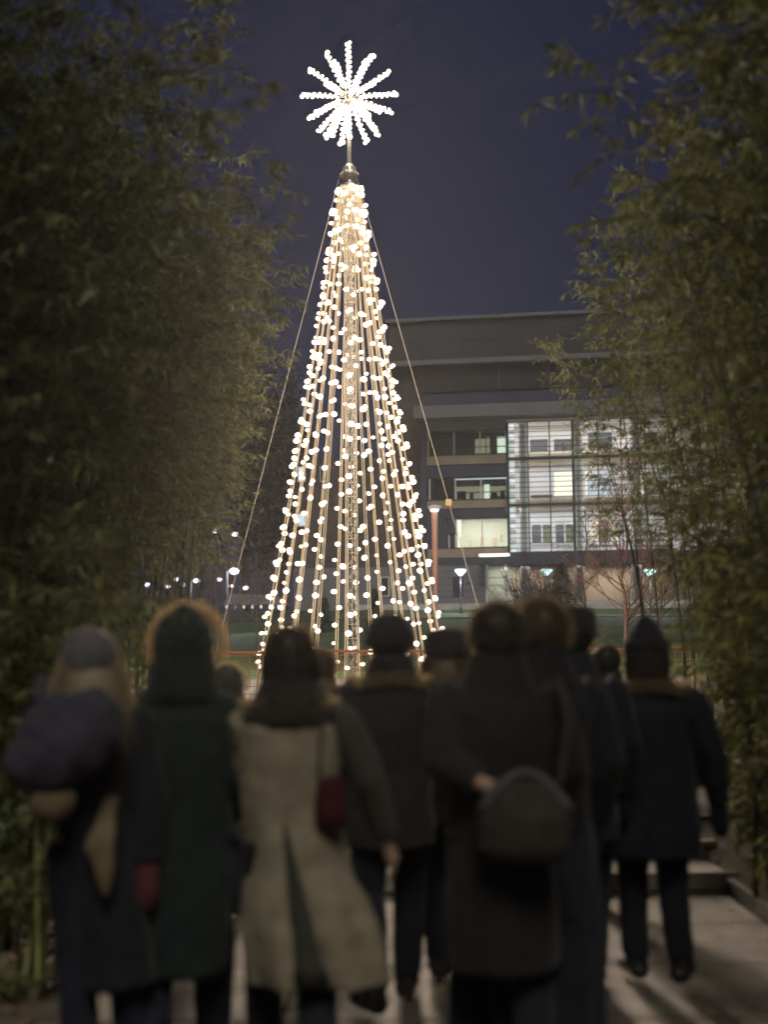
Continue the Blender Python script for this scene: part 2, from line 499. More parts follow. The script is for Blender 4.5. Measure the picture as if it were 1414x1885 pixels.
# middle wing: strips of wall between strip windows
for nm, ya, yb, mt, o0 in (('soffit_wall', 776, 792, 'b_light', 0.0), ('spandrel', 839, 855, 'b_beige', -0.12), ('wall_band', 855, 877, 'b_grey', 0.0),
                           ('spandrel', 922, 936, 'b_beige', -0.12), ('wall_band', 936, 954, 'b_grey', 0.0), ('spandrel', 1011, 1027, 'b_beige', -0.12)):
    MB().box(UM, UC, o0, 0.45, Z[yb] + .003, Z[ya] - .003).build(nm, M[mt], bld)
MB().box(UM, UC, -0.05, 0.45, Z[1041], Z[1027] - .003).build('wall_band', M['b_grey'], bld)
MB().box(UM - .25, UM + .35, -0.3, 0.5, Z[1041] + .01, Z[776] - .004).build('end_pier', M['b_grey'], bld)
def strip_window(ya, yb, x0, x1, ncol, nrow, back, room=4.5):
    """a strip window: frame, mullions, transoms, panes and the room behind it"""
    u0, u1 = fp(x0, (ya + yb) / 2)[0], fp(x1, (ya + yb) / 2)[0]
    z0, z1 = zz(yb) + .003, zz(ya) - .003
    w = MB().box(u0, u1, 0.10, 0.32, z0, z0 + .14).box(u0, u1, 0.10, 0.32, z1 - .12, z1).build('window_frame', M['b_frame'], bld)
    for i in range(ncol + 1):
        u = u0 + (u1 - u0) * i / ncol
        MB().box(u - .05, u + .05, 0.08, 0.34, z0 + .141, z1 - .121).build('mullion', M['b_wframe'], w)
    for j in range(1, nrow):
        z = z0 + (z1 - z0) * j / nrow
        for i in range(ncol):
            ua = u0 + (u1 - u0) * i / ncol + .052; ub = u0 + (u1 - u0) * (i + 1) / ncol - .052
            MB().box(ua, ub, 0.12, 0.26, z - .035, z + .035).build('transom', M['b_frame'], w)
    for i in range(ncol):
        ua = u0 + (u1 - u0) * i / ncol + .06; ub = u0 + (u1 - u0) * (i + 1) / ncol - .06
        MB().box(ua, ub, 0.19, 0.20, z0 + .15, z1 - .13).build('pane', M['b_glass'], w)
    rm = MB()
    rm.box(u0, u1, room, room + .1, z0 - .3, z1 + .3).box(u0, u1, .5, room, z0 - .4, z0 - .3).box(u0, u1, .5, room, z1 + .3, z1 + .4)
    rm.box(u0 - .1, u0 - .005, .5, room, z0 - .3, z1 + .3).box(u1 + .005, u1 + .1, .5, room, z0 - .3, z1 + .3)
    rm.build('room', back, bld)
    return u0, u1, z0, z1
def room_light(u, off, z, sx, sy, power, color, aim='down'):
    d = bpy.data.lights.new('room_lamp', 'AREA'); d.shape = 'RECTANGLE'; d.size = sx; d.size_y = sy
    d.energy = power; d.color = color
    o = bpy.data.objects.new('room_lamp', d); o.location = (u, off, z)
    if aim == 'in': o.rotation_euler = (R(60), 0, 0)
    link(o, bld)
def lit_panel(x0, y0, x1, y1, off, mat, name='lit_doorway'):
    r_ = frect(x0, y0, x1, y1, off)
    return wall(name, r_, off - .05, off, mat)
s4 = strip_window(792, 839, 789, 933, 3, 3, M['b_roomdark'])
lit_panel(876, 809, 895, 836, 4.4, M['lit_dim']); lit_panel(917, 806, 932, 838, 4.4, M['lit_green'])
lit_panel(897, 806, 903, 836, 4.4, M['lit_dim'])
s3 = strip_window(877, 922, 791, 934, 3, 3, M['b_roomdark'])
lit_panel(840, 897, 893, 920, 4.4, M['lit_dim']); lit_panel(892, 893, 902, 920, 4.4, M['lit_green']); lit_panel(902, 897, 932, 915, 4.4, M['lit_dim'])
lit_panel(841, 880, 933, 884, 4.35, M['lit_cool'])
# desks and screens silhouettes in the third floor
for (x0, x1, y0, y1) in ((843, 858, 906, 922), (866, 872, 908, 922), (905, 916, 909, 922), (922, 930, 905, 922)):
    wall('desk', frect(x0, y0, x1, y1, 3.4), 3.2, 3.6, M['b_dark'])
s2a = strip_window(954, 1011, 840, 935, 2, 1, M['b_room'])
MB().box(UM + .36, s2a[0] - .9, 0.0, 0.45, Z[1011] + .003, Z[954] - .003).build('wall_band', M['b_grey'], bld)
sw = strip_window(982, 1011, 826, 838, 1, 2, M['b_room'])
MB().box(sw[0] - .05, s2a[0] - .06, 0.0, 0.45, sw[3] + .003, Z[954] - .003).build('wall_band', M['b_grey'], bld)
room_light((s2a[0] + s2a[1]) / 2, 2.2, s2a[3] + .2, 3.6, 2.6, 1900, (1.0, 0.97, 0.86))
room_light((sw[0] + sw[1]) / 2, 2.2, s2a[3] - .4, .4, 2.0, 40, (0.95, 1.0, 0.85))
for (x0, x1, y0, y1) in ((862, 868, 996, 1011), (884, 890, 990, 1011), (908, 915, 992, 1008), (921, 926, 986, 998), (846, 850, 990, 1006)):
    wall('shelf', frect(x0, y0, x1, y1, 3.4), 3.2, 3.6, M['b_beige'])
# ground floor, left part
UD0, UD1 = fp(893, 1080)[0], fp(939, 1080)[0]
MB().box(UM, UD0 - .003, 0.0, 0.5, Z[1112], Z[1041] - .003).build('entrance_wall', M['b_light'], bld)
for k in range(1, 6):
    z = Z[1112] + (Z[1041] - Z[1112]) * k / 6
    MB().box(UM + .02, UD0 - .02, -0.012, -0.002, z - .015, z + .015).build('panel_joint', M['b_grey'], bld)
wall('dark_panel', frect(833, 1063, 852, 1100), -0.06, -0.003, M['b_dark'])
wall('plaque', frect(858, 1074, 866, 1077), -0.05, -0.003, M['b_dark'])
MB().box(UM - 6, UR, -0.5, 0.7, Z[1130] - .6, Z[1112] - .003).build('plinth', M['stone'], bld)
rc = frect(882, 1027, 940, 1040, -1.6)
cn = wall('entrance_canopy', rc, -1.9, -0.06, M['b_grey'])
r2 = frect(882, 1021, 938, 1026, -1.6)
MB().box(r2[0], r2[1], -1.92, -1.2, r2[2], r2[3]).build('canopy_light', M['lit_warm'], cn)
# entrance door glazing
dw = MB().box(UD0, UD0 + .22, 0.05, 0.3, Z[1112], Z[1041] - .01).box(UD1 - .5, UD1 - .28, 0.05, 0.3, Z[1112], Z[1041] - .01).build('entrance_door', M['b_wframe'], bld)
for k in range(5):
    z = Z[1112] + (Z[1041] - Z[1112]) * (k + .3) / 5
    MB().box(UD0 + .222, UD1 - .502, 0.1, 0.22, z - .04, z + .04).build('door_rail', M['b_wframe'], dw)
MB().box(UD0 + .225, UD1 - .505, 0.15, 0.16, Z[1112] + .05, Z[1041] - .05).build('pane', M['b_glass'], dw)
MB().box(UD0, UD1 + .2, 2.6, 2.7, Z[1112], Z[1041]).box(UD0 - .1, UD0 - .01, .5, 2.6, Z[1112], Z[1041]).build('lobby_wall', M['b_room'], bld)
room_light((UD0 + UD1) / 2, 1.5, Z[1041] - .1, 1.2, 1.2, 40, (0.95, 0.98, 0.75))
# ---- glazed stair bay: recessed inner wall with windows, slabs, round columns, glass-block strip, steel grid and glass in front
ZT, ZB = zz(777, -1, 1060), zz(1020, -1, 1060)
IN = 2.6
MB().box(UC, UE + 6, IN, IN + .3, ZB, ZT + .4).build('inner_wall', M['b_white'], bld)
MB().box(UC, UE + 6, -0.9, IN, ZT + .05, ZT + .3).build('bay_soffit', M['b_white'], bld)
MB().box(UC - .05, UC + .25, 0.46, IN, ZB, ZT).build('bay_side_wall', M['b_white'], bld)
for py_ in (846, 930):
    za, zb = zz(py_ + 6, 0, 1060), zz(py_ - 13, 0, 1060)
    MB().box(UC + .26, UE + 6, 1.2, IN - .003, za, zb).build('floor_slab', M['b_beige'], bld)
    room_light(fp(1060, 900)[0], 1.0, za - .15, 12, 1.0, 1350, (0.98, 0.95, 1.0))
room_light(fp(1060, 900)[0], 0.6, ZT - .1, 12, 1.0, 1400, (1.0, 0.96, 0.95))
room_light(fp(1060, 900)[0], 0.2, zz(936, 0, 1060), 12, .6, 240, (1.0, 0.97, 0.9))
def inner_window(x0, y0, x1, y1, cols_, rows_, mats):
    u0, u1, z0, z1 = frect(x0, y0, x1, y1, IN)
    w = MB().box(u0, u1, IN - .1, IN - .003, z0, z0 + .1).box(u0, u1, IN - .1, IN - .003, z1 - .1, z1).build('window', M['b_wframe'], bld)
    for i in range(cols_ + 1):
        u = u0 + (u1 - u0) * i / cols_
        MB().box(u - .06, u + .06, IN - .11, IN - .004, z0 + .101, z1 - .101).build('mullion', M['b_wframe'], w)
    for i in range(cols_):
        ua = u0 + (u1 - u0) * i / cols_ + .07; ub = u0 + (u1 - u0) * (i + 1) / cols_ - .07
        for j in range(rows_):
            za = z0 + .11 + (z1 - z0 - .22) * j / rows_ + .03; zb = z0 + .11 + (z1 - z0 - .22) * (j + 1) / rows_ - .03
            MB().box(ua, ub, IN - .06, IN - .005, za, zb).build('pane', M[mats[i % len(mats)]], w)
inner_window(976, 809, 1012, 836, 1, 2, ['b_dark']); inner_window(1020, 809, 1056, 836, 1, 2, ['b_dark'])
inner_window(1083, 797, 1130, 832, 1, 3, ['b_dark'])
inner_window(1020, 869, 1058, 918, 1, 1, ['lit_warm']); inner_window(1084, 878, 1133, 918, 1, 1, ['lit_cool'])
inner_window(1078, 867, 1083, 918, 1, 1, ['lit_warm'])
inner_window(978, 966, 1018, 1005, 2, 3, ['b_dark', 'lit_dim']); inner_window(1022, 966, 1058, 1005, 2, 3, ['b_dark', 'lit_dim'])
inner_window(1084, 958, 1140, 1006, 3, 3, ['lit_warm', 'lit_dim', 'lit_warm'])
inner_window(1160, 800, 1215, 836, 2, 2, ['lit_dim', 'b_dark']); inner_window(1160, 870, 1215, 918, 2, 1, ['lit_warm', 'lit_dim'])
wall('bench', frect(978, 914, 1018, 919, 2.2), 2.0, 2.4, M['b_dark'])
for px_ in (966, 1066, 1172):
    u = fp(px_, 900, 0.2)[0]
    MB().lathe([(.42, ZB), (.42, ZT)], 24, (u, 0.2)).build('round_column', M['b_white'], bld, smooth=False)
gb = empty('glass_block_strip'); gb.parent = bld
ug0, ug1 = fp(937, 900, -.2)[0], fp(950, 900, -.2)[0]
nb_ = 26
for k in range(nb_):
    za = ZB + (ZT - ZB) * k / nb_ + .04; zb = ZB + (ZT - ZB) * (k + 1) / nb_ - .04
    lit = ('lit_block', 'lit_block2', 'lit_block3')[(k * 7 + k // 3) % 3]
    MB().bevel_box(ug0 + .1, ug1 - .06, -.25, .2, za, zb, .03).build('glass_block', M[lit], gb)
fr = MB()
GO = -1.0
for px_ in (936, 974, 1014, 1057, 1103, 1146, 1190, 1235):
    u = fp(px_, 900, GO)[0]; wv = .11 if px_ in (936, 1057) else .06
    MB().box(u - wv, u + wv, GO - .12, GO + .1, ZB, ZT).build('steel_mullion', M['b_frame'], bld)
nl = 26
for k in range(nl + 1):
    z = ZB + (ZT - ZB) * k / nl
    MB().box(UC, UE, GO - .2, GO - .123, z - .028, z + .028).build('sunshade_bar', M['b_frame'], bld)
for py_ in (846, 931, 1020):
    z = zz(py_, GO, 1060)
    MB().box(UC, UE, GO - .3, GO - .203, z - .13, z + .13).build('steel_beam', M['b_frame'], bld)
us = [fp(px_, 900, GO)[0] for px_ in (936, 974, 1014, 1057, 1103, 1146, 1190, 1235)]
zrow = [ZB, zz(931, GO, 1060), zz(846, GO, 1060), ZT]
for i in range(len(us) - 1):
    for j in range(3):
        MB().box(us[i] + .12, us[i+1] - .12, GO - .02, GO - .005, zrow[j] + .02, zrow[j+1] - .02).build('pane', M['b_glass'], bld)
# beam under the bay and the lit ground floor under it
MB().box(UC, UE + 6, -1.5, 3.0, zz(1041, -1, 1060), ZB - .02).build('bay_beam', M['b_grey'], bld)
MB().box(UD1 + .2, UE + 6, 2.2, 2.6, Z[1112], zz(1041, -1, 1060) - .003).build('undercroft_wall', M['b_beige'], bld)
room_light(fp(1060, 1060)[0], 0.4, zz(1041, -1, 1060) - .12, 13, 1.4, 480, (1.0, 0.9, 0.8))
for px_ in (966, 1066, 1172):
    u = fp(px_, 1080, 0.2)[0]
    MB().lathe([(.42, Z[1112] - .01), (.42, zz(1041, -1, 1060) - .004)], 20, (u, 0.2)).build('round_column', M['b_light'], bld)
M_blank = None

# =================================================================== LIGHT TREE
TD = 28.0
TX = (647 - 707) / FPX * TD
TZ = gz(TD) + 0.03
tree = empty('light_tree', (TX, TD, TZ))
tag(tree, 'tall cone of glowing bulb strings topped by a burst star', 'light tree')
def tz_of(py): return at(647, py, TD).z - TZ
Z_CAP0, Z_CAP1, Z_STAR = tz_of(338), tz_of(300), tz_of(178)
R_BASE, R_TOP = 1.93, 0.20
# lattice mast
mast = MB()
mast = mast.box(-.35, .35, -.35, .35, 0.0, .12).build('mast_base', M['mast'], tree)
mr = 0.125
for k in range(3):
    a = R(90 + 120 * k)
    MB().tube([(mr * math.cos(a), mr * math.sin(a), .121), (mr * math.cos(a), mr * math.sin(a), Z_CAP0)], .016, 6).build('mast_leg', M['mast'], tree)
br = MB(); z = .2; sgn = 0
while z < Z_CAP0 - .3:
    for k in range(3):
        a0 = R(90 + 120 * k); a1 = R(90 + 120 * (k + 1))
        p0 = (mr * math.cos(a0), mr * math.sin(a0), z); p1 = (mr * math.cos(a1), mr * math.sin(a1), z + .28)
        br.tube([p0, p1], .0095, 4); br.tube([(p1[0], p1[1], z + .28), (p0[0], p0[1], z + .28)], .008, 4)
    z += .28
br.build('mast_bracing', M['mast'], tree)
# cap: rings and a bell
cap = MB()
cap.lathe([(.10, Z_CAP0 - .12), (.175, Z_CAP0 - .08), (.175, Z_CAP0 - .02), (.12, Z_CAP0), (.15, Z_CAP0 + .10), (.175, Z_CAP0 + .16), (.165, Z_CAP0 + .24),
           (.13, Z_CAP0 + .27), (.14, Z_CAP0 + .32), (.09, Z_CAP0 + .38), (.05, Z_CAP1)], 18)
capo = cap.build('cap', M['galv'], tree, smooth=True)
for k in range(10):
    a = 2 * math.pi * k / 10
    MB().ball((.17 * math.cos(a), .17 * math.sin(a), Z_CAP0 + .2), .028, 6, 4).build('cap_hook', M['galv'], capo)
MB().tube([(0, 0, Z_CAP1 - .05), (0, 0, Z_STAR)], .042, 10).build('star_pole', M['wire'], tree)

# strings and bulbs
bulb_v = MB().ball((0, 0, 0), (.057, .045, .045), 8, 5)
bulb_me = mesh_obj('bulb', bulb_v.v, bulb_v.f, M['bulb'], smooth=True).data
bpy.data.objects.remove(bpy.data.objects['bulb'])
NS = 22
bulbs = []
for k in range(NS):
    a = 2 * math.pi * (k + .30) / NS + random.uniform(-.025, .025)
    ca, sa = math.cos(a), math.sin(a)
    p0 = Vector((R_TOP * ca, R_TOP * sa, Z_CAP0 - .06)); p1 = Vector((R_BASE * ca, R_BASE * sa, 0.02))
    cd = MB()
    n_ = 14; perp = Vector((-sa, ca, 0))
    for sgn in (-1, 1):
        pts = []
        for i in range(n_ + 1):
            t = i / n_
            p = p0.lerp(p1, t); sag = -0.05 * math.sin(math.pi * t)
            pts.append(p + Vector((ca, sa, 0)) * sag + perp * sgn * (.012 + .012 * t))
        cd.tube(pts, .0078, 4, cap=False)
    st = cd.build('light_string', M['cord'], tree)
    L_ = (p1 - p0).length
    d = .03 + random.uniform(0, .22)
    while d < L_ - .45:
        t = d / L_
        p = p0.lerp(p1, t) + Vector((ca, sa, 0)) * (-0.05 * math.sin(math.pi * t))
        side = random.choice((-1, 1))
        q = p + Vector((ca, sa, 0)) * random.uniform(.02, .07) + perp * side * random.uniform(.02, .085)
        bulbs.append((sa, q, st, random.uniform(.78, 1.25), random.uniform(-.5, .5) + (a if abs(ca) > .3 else 0)))
        d += random.uniform(.27, .40) * (1.35 if t < .3 else 1.0)
bulbs.sort(key=lambda b: b[0])        # the side towards the camera first
near, far = bulbs[:300], bulbs[300:]
for (s_, q, st, sc, ro) in near:
    share('bulb', bulb_me, st, q, (0, random.uniform(-.4, .4), ro), (sc, sc, sc))
rest = MB()
for (s_, q, st, sc, ro) in far:
    rest.ball(q, (.057 * sc, .045 * sc, .045 * sc), 6, 4)
tag(rest.build('far_bulbs', M['bulb'], tree, smooth=True), kind='stuff')
# star: 3-D burst of spokes, each studded with small bulbs
star = MB().ball((0, 0, Z_STAR), .10, 12, 8).build('star_hub', M['galv'], tree)
spk = [(0, -107), (45, -82), (33, -82), (78, -46), (52, -52), (91, -5), (60, 4), (82, 36), (48, 36), (56, 76), (33, 79), (0, 88), (-45, 81), (-33, 83), (-17, 74),
       (-75, 48), (-60, 52), (-89, 2), (-64, 5), (-74, -44), (-46, -50), (-42, -74), (-27, -82), (16, 12), (-14, -10), (38, 60), (-38, 40)]
for i, (dx, dy) in enumerate(spk):
    l2 = math.hypot(dx, dy) / 93.5
    ln = max(l2, .97) if i else l2
    dep = math.sqrt(max(0, ln * ln - l2 * l2)) * (-1 if i % 2 else 1)
    dv = Vector((dx / 93.5, dep, -dy / 93.5)); dn = dv.normalized()
    sp = MB().tube([(0, 0, Z_STAR), tuple(Vector((0, 0, Z_STAR)) + dv)], .016, 5).build('star_spoke', M['galv'], tree)
    bl = MB(); e1 = dn.orthogonal().normalized(); e2 = dn.cross(e1)
    d = .24; tt = random.uniform(0, 6)
    while d < ln:
        tt += 2.2
        r_ = .030 + .016 * (d / ln)
        c = Vector((0, 0, Z_STAR)) + dn * d + (e1 * math.cos(tt) + e2 * math.sin(tt)) * .032
        bl.ball(c, random.uniform(.029, .043) * (1.35 if d > ln - .08 else 1), 6, 4)
        d += .036
    bl.build('spoke_bulbs', M['starbulb'], sp, smooth=True)
# guy wires
for (xa, ya, xb, yb, D1) in ((632, 318, 376, 1240, 28.6), (660, 318, 918, 1240, 29.5)):
    pa = at(xa, ya, TD) - tree.location; pb = at(xb, yb, D1); pb.z = gz(D1) + .05; pb = pb - tree.location
    gw = MB().tube([pa, pb], .0065, 5).build('guy_wire', M['wire'], tree)
    if xb > 700:
        q = pa.lerp(pb, .64)
        MB().box(q.x - .06, q.x + .06, q.y - .015, q.y + .015, q.z - .065, q.z + .065).build('marker_tag', M['tag'], gw)

# orange safety netting round the tree
fence = empty('safety_fence', (0, 22.5, gz(22.5))); tag(fence, 'orange plastic safety netting fence in front of the light tree', 'fence')
FX0, FX1, FT = -2.8, 5.1, 1.09
net = MB(); 
nx2 = int((FX1 - FX0) / .11)
for i in range(nx2):
    x = FX0 + i * .11
    net.box(x, x + .010, -.004, .004, .06, FT - .05)
for j in range(9):
    z = .06 + j * .12
    net.box(FX0, FX1, -.005, .005, z, z + .011)
net.build('netting', M['orange'], fence)
tb = MB(); pts = []
for i in range(33):
    x = FX0 + (FX1 - FX0) * i / 32
    pts.append((x, 0, FT - .02 * abs(math.sin(i * math.pi / 8)) + (.05 * max(0, (x - 4.3)) / .8)))
tb.tube(pts, .024, 6).build('top_band', M['orange'], fence)
for i in range(5):
    x = FX0 + (FX1 - FX0) * i / 4
    MB().tube([(x, .03, 0), (x, .03, FT + .04)], .016, 6).build('post', M['galv'], fence)

# =================================================================== LAMPS
M['lampblack'] = principled('lamp_post_paint', (0.03, 0.03, 0.035), 0.5)
M['lamp_white'] = emission('lamp_glow_white', (0.86, 0.93, 1.0), 14)
M['lamp_cyan'] = emission('lamp_glow_cyan', (0.62, 1.0, 0.96), 11)
M['lamp_dim'] = emission('lamp_glow_far', (0.9, 0.86, 1.0), 5)
def campus_lamp(px, py, D, label, mat, power, col, base_py=None, cat='lamp'):
    p = at(px, py, D); g = gz(D)
    t = empty('street_lamp', (p.x, D, g)); tag(t, label, cat, 'round topped lamps by the lawn')
    h = p.z - g
    MB().tube([(0, 0, 0), (0, 0, .5), (0, 0, .55), (0, 0, h - .22)], [.10, .09, .06, .045], 10).build('post', M['lampblack'], t)
    b_ = MB(); b_.lathe([(.08, h - .24), (.20, h - .12), (.36, h + .05), (.42, h + .16), (.30, h + .22)], 18)
    b_.build('lamp_bowl', mat, t, smooth=True)
    MB().lathe([(.44, h + .223), (.40, h + .27), (.1, h + .33)], 18).build('lamp_cap', M['lampblack'], t)
    d = bpy.data.lights.new('lamp_light', 'POINT'); d.energy = power; d.color = col; d.shadow_soft_size = .3
    o = bpy.data.objects.new('lamp_light', d); o.location = (0, -.1, h - .7); link(o, t)
campus_lamp(847, 1055, 100, 'white bowl street lamp left of the glazed entrance door', M['lamp_white'], 900, (0.9, 0.95, 1.0))
campus_lamp(1005, 1056, 96, 'cyan tinted street lamp glowing behind the bare shrub', M['lamp_cyan'], 700, (0.8, 1.0, 0.97))
campus_lamp(1196, 1058, 92, 'street lamp glowing through bare twigs at the right bamboo edge', M['lamp_cyan'], 700, (0.85, 1.0, 0.97))
# tall orange column light
pc = at(800, 940, 58); g = gz(58)
cl = empty('column_light', (pc.x, 58, g)); tag(cl, 'tall slender orange column light with white disc cap', 'column light')
M['colpaint'] = principled('salmon_paint', (0.46, 0.24, 0.17), 0.5, 0.4)
h = pc.z - g
MB().tube([(0, 0, 0), (0, 0, h * .5), (0, 0, h - .06)], [.085, .105, .135], 14).build('post', M['colpaint'], cl, smooth=True)
MB().lathe([(.2, h + .04), (.28, h + .10), (.28, h + .15), (.12, h + .21)], 18).build('disc_cap', M['b_white'], cl)
MB().lathe([(.15, h - .058), (.19, h + .035)], 18).build('light_ring', emission('ring_glow', (1.0, .93, .95), 16), cl)

# far street lamps at the left, seen under the bamboo
far = [(262, 1073, 96, 3.2), (300, 1076, 110, 2.2), (314, 1063, 84, 3.4), (327, 1073, 105, 2.4), (350, 1066, 78, 4.0), (394, 1064, 90, 2.6), (417, 1049, 62, 8), (441, 1080, 80, 3.2),
       (417, 1076, 118, 2.0), (424, 1102, 88, 2.0), (388, 975, 105, 2.2), (423, 981, 92, 3.6)]
desc = ['leftmost small lamp of the far row under the bamboo', 'faint far lamp second from the left in the row', 'bright far lamp third from the left in the row',
        'small far lamp just below the bright third one', 'white far lamp right of the hooded head top', 'far lamp left of the biggest one',
        'biggest and brightest far lamp lighting the twigs white', 'bluish far lamp right of the biggest lamp', 'tiny reddish far lamp just under the biggest lamp',
        'low far lamp just above the dark tent roof', 'faint high lamp up in the dark bamboo gap', 'high white lamp above the biggest lamp']
for (px, py, D, pw), ds in zip(far, desc):
    p = at(px, py, D); g = gz(D)
    t = empty('street_lamp', (p.x, D, g)); tag(t, ds, 'lamp', 'far lamps at the left')
    h = p.z - g
    MB().tube([(0, 0, 0), (0, 0, h)], [.08, .05], 8).build('post', M['lampblack'], t)
    MB().tube([(0, 0, h - .05), (.3, 0, h + .05)], .03, 6).build('arm', M['lampblack'], t)
    rr = (.09 + .026 * pw) * D / 95
    MB().ball((.3, 0, h), (rr * 1.2, rr, rr * .8), 10, 6).build('lamp_head', emission('far_glow', (.88, .9, 1.0) if 'reddish' not in ds else (1, .6, .5), 3 + pw * 1.5), t, smooth=True)
    if pw >= 4:
        d = bpy.data.lights.new('lamp_light', 'POINT'); d.energy = 60 * pw; d.color = (.9, .93, 1); d.shadow_soft_size = .3
        o = bpy.data.objects.new('lamp_light', d); o.location = (.3, -.5, h); link(o, t)

# dark tent with a row of small lanterns under its edge
pt = at(468, 1112, 52); g = gz(52)
tent = empty('market_tent', (pt.x, 52, g)); tag(tent, 'dark low tent roof with a row of tiny lanterns', 'tent')
M['tent'] = principled('tent_cloth', (0.11, 0.11, 0.13), 0.7)
hh = pt.z - g
rf = MB(); rf.v += [(-1.1, -.8, hh), (1.1, -.8, hh), (1.3, .8, hh), (-1.3, .8, hh), (-.9, 0, hh + .42), (.8, 0, hh + .36)]
rf.f += [(0, 1, 5, 4), (1, 2, 5), (2, 3, 4, 5), (3, 0, 4), (0, 3, 2, 1)]
rf.build('roof', M['tent'], tent)
for sx in (-1.0, 1.0):
    for sy in (-.7, .7):
        MB().tube([(sx, sy, 0), (sx, sy, hh)], .03, 6).build('pole', M['lampblack'], tent)
lc = [(.9, .9, 1), (.35, .5, 1), (1, .75, .6), (.8, .85, 1), (1, .9, .9), (.9, .7, .75), (.85, .85, 1)]
for k in range(7):
    MB().ball((-.95 + k * .31, -.83, hh - .08), (.05, .05, .07), 8, 5).build('lantern', emission('lantern_glow', lc[k], 0.8), tent)

# =================================================================== BARE TREES, SHRUB, SPRUCES
M['bark'] = principled('winter_bark', (0.04, 0.032, 0.028), 0.85, var=0.3, vscale=4)
M['bark_red'] = principled('reddish_bark', (0.045, 0.024, 0.018), 0.85, var=0.3, vscale=4)
M['needle'] = principled('spruce_needles', (0.02, 0.034, 0.024), 0.6, island=0.4)
M['redleaf'] = principled('clinging_red_leaf', (0.16, 0.03, 0.025), 0.6, island=0.4, transl=0.3)
def branchy(seed, H, r0, spread=0.55, levels=4, n0=9, upright=0.5, trunk_to=0.85):
    rnd = random.Random(seed); trunk = MB(); tw = MB(); tips = []
    pts = [Vector((0, 0, 0))]; rad = [r0]
    for i in range(1, 9):
        t = i / 8
        pts.append(Vector((rnd.uniform(-.03, .03) * H * t, rnd.uniform(-.03, .03) * H * t, H * trunk_to * t))); rad.append(r0 * (1 - .82 * t))
    trunk.tube(pts, rad, 7)
    def grow(p, d, L, r, lev):
        n = 4; q = [p]; dd = d.copy()
        for i in range(n):
            dd = (dd + Vector((rnd.uniform(-.22, .22), rnd.uniform(-.22, .22), rnd.uniform(-.05, .22) * upright * 2))).normalized()
            q.append(q[-1] + dd * L / n)
        tw.tube(q, [r * (1 - .6 * i / n) for i in range(n + 1)], 3, cap=False)
        tips.append((q[-1], dd))
        if lev <= 0: return
        for k in range(rnd.randint(3, 5)):
            i = rnd.randint(1, n)
            a = rnd.uniform(0, 6.28)
            side = dd.orthogonal().normalized(); side.rotate(Matrix.Rotation(a, 3, dd))
            nd = (dd * rnd.uniform(.6, 1.0) + side * rnd.uniform(.4, .8) + Vector((0, 0, .25 * upright))).normalized()
            grow(q[i], nd, L * rnd.uniform(.45, .7), r * .5, lev - 1)
    for k in range(n0):
        t = rnd.uniform(.22, 1.0); i = min(7, int(t * 8)); f = t * 8 - i
        p = pts[i].lerp(pts[min(8, i + 1)], f); a = k * 2.4 + rnd.uniform(-.4, .4)
        d = Vector((math.cos(a), math.sin(a), .35 + upright * rnd.uniform(.2, .9))).normalized()
        grow(p, d, H * spread * (1.05 - .6 * t) * rnd.uniform(.7, 1), r0 * (.42 - .25 * t), levels - 1)
    return trunk, tw, tips
def bare_tree(px, base_py, top_py, D, label, seed, mat, r0=.09, leaves=False, **kw):
    p = at(px, base_py, D); g = gz(D); H = at(px, top_py, D).z - g
    t = empty('bare_tree', (p.x, D, g)); tag(t, label, 'tree', 'bare winter trees on the lawn')
    tr, tw, tips = branchy(seed, H, r0, **kw)
    tr.build('trunk', M[mat], t, smooth=True); c = tw.build('crown', M[mat], t)
    if leaves:
        rnd = random.Random(seed); lv = MB()
        for (q, d) in tips:
            if rnd.random() < .25:
                e = Vector((rnd.uniform(-1, 1), rnd.uniform(-1, 1), rnd.uniform(-.6, .6))).normalized(); f = e.orthogonal().normalized()
                b = len(lv.v); s_ = .07
                lv.v += [tuple(q), tuple(q + e * s_ * .5 + f * s_ * .25), tuple(q + e * s_), tuple(q + e * s_ * .5 - f * s_ * .25)]
                lv.f.append((b, b + 1, b + 2, b + 3))
        tag(lv.build('leaves', M['redleaf'], t), kind='stuff')
bare_tree(1076, 1150, 900, 46, 'slender bare tree in front of the second round column', 3, 'bark', .05, n0=22, spread=.34)
bare_tree(1150, 1170, 850, 36, 'bare tree with reddish trunk and a few dark red leaves', 5, 'bark_red', .06, True, n0=30, spread=.36)
bare_tree(1216, 1170, 960, 40, 'thin bare tree at the edge of the right bamboo', 8, 'bark', .045, n0=20, spread=.36)
bare_tree(1067, 1180, 1075, 34, 'short red stemmed sapling beside the dark spruce', 12, 'bark_red', .022, n0=14, spread=.5)
bare_tree(395, 1150, 1010, 44, 'pale twiggy shrub lit white by the biggest far lamp', 21, 'bark', .03, n0=26, spread=.8, upright=.4)
bare_tree(470, 1150, 1030, 48, 'thin twiggy shrub beside the left strings of the light tree', 22, 'bark', .03, n0=18, spread=.7, upright=.4)
bare_tree(330, 1150, 1030, 46, 'twiggy shrub in the row of far lamps', 23, 'bark', .03, n0=20, spread=.8, upright=.4)
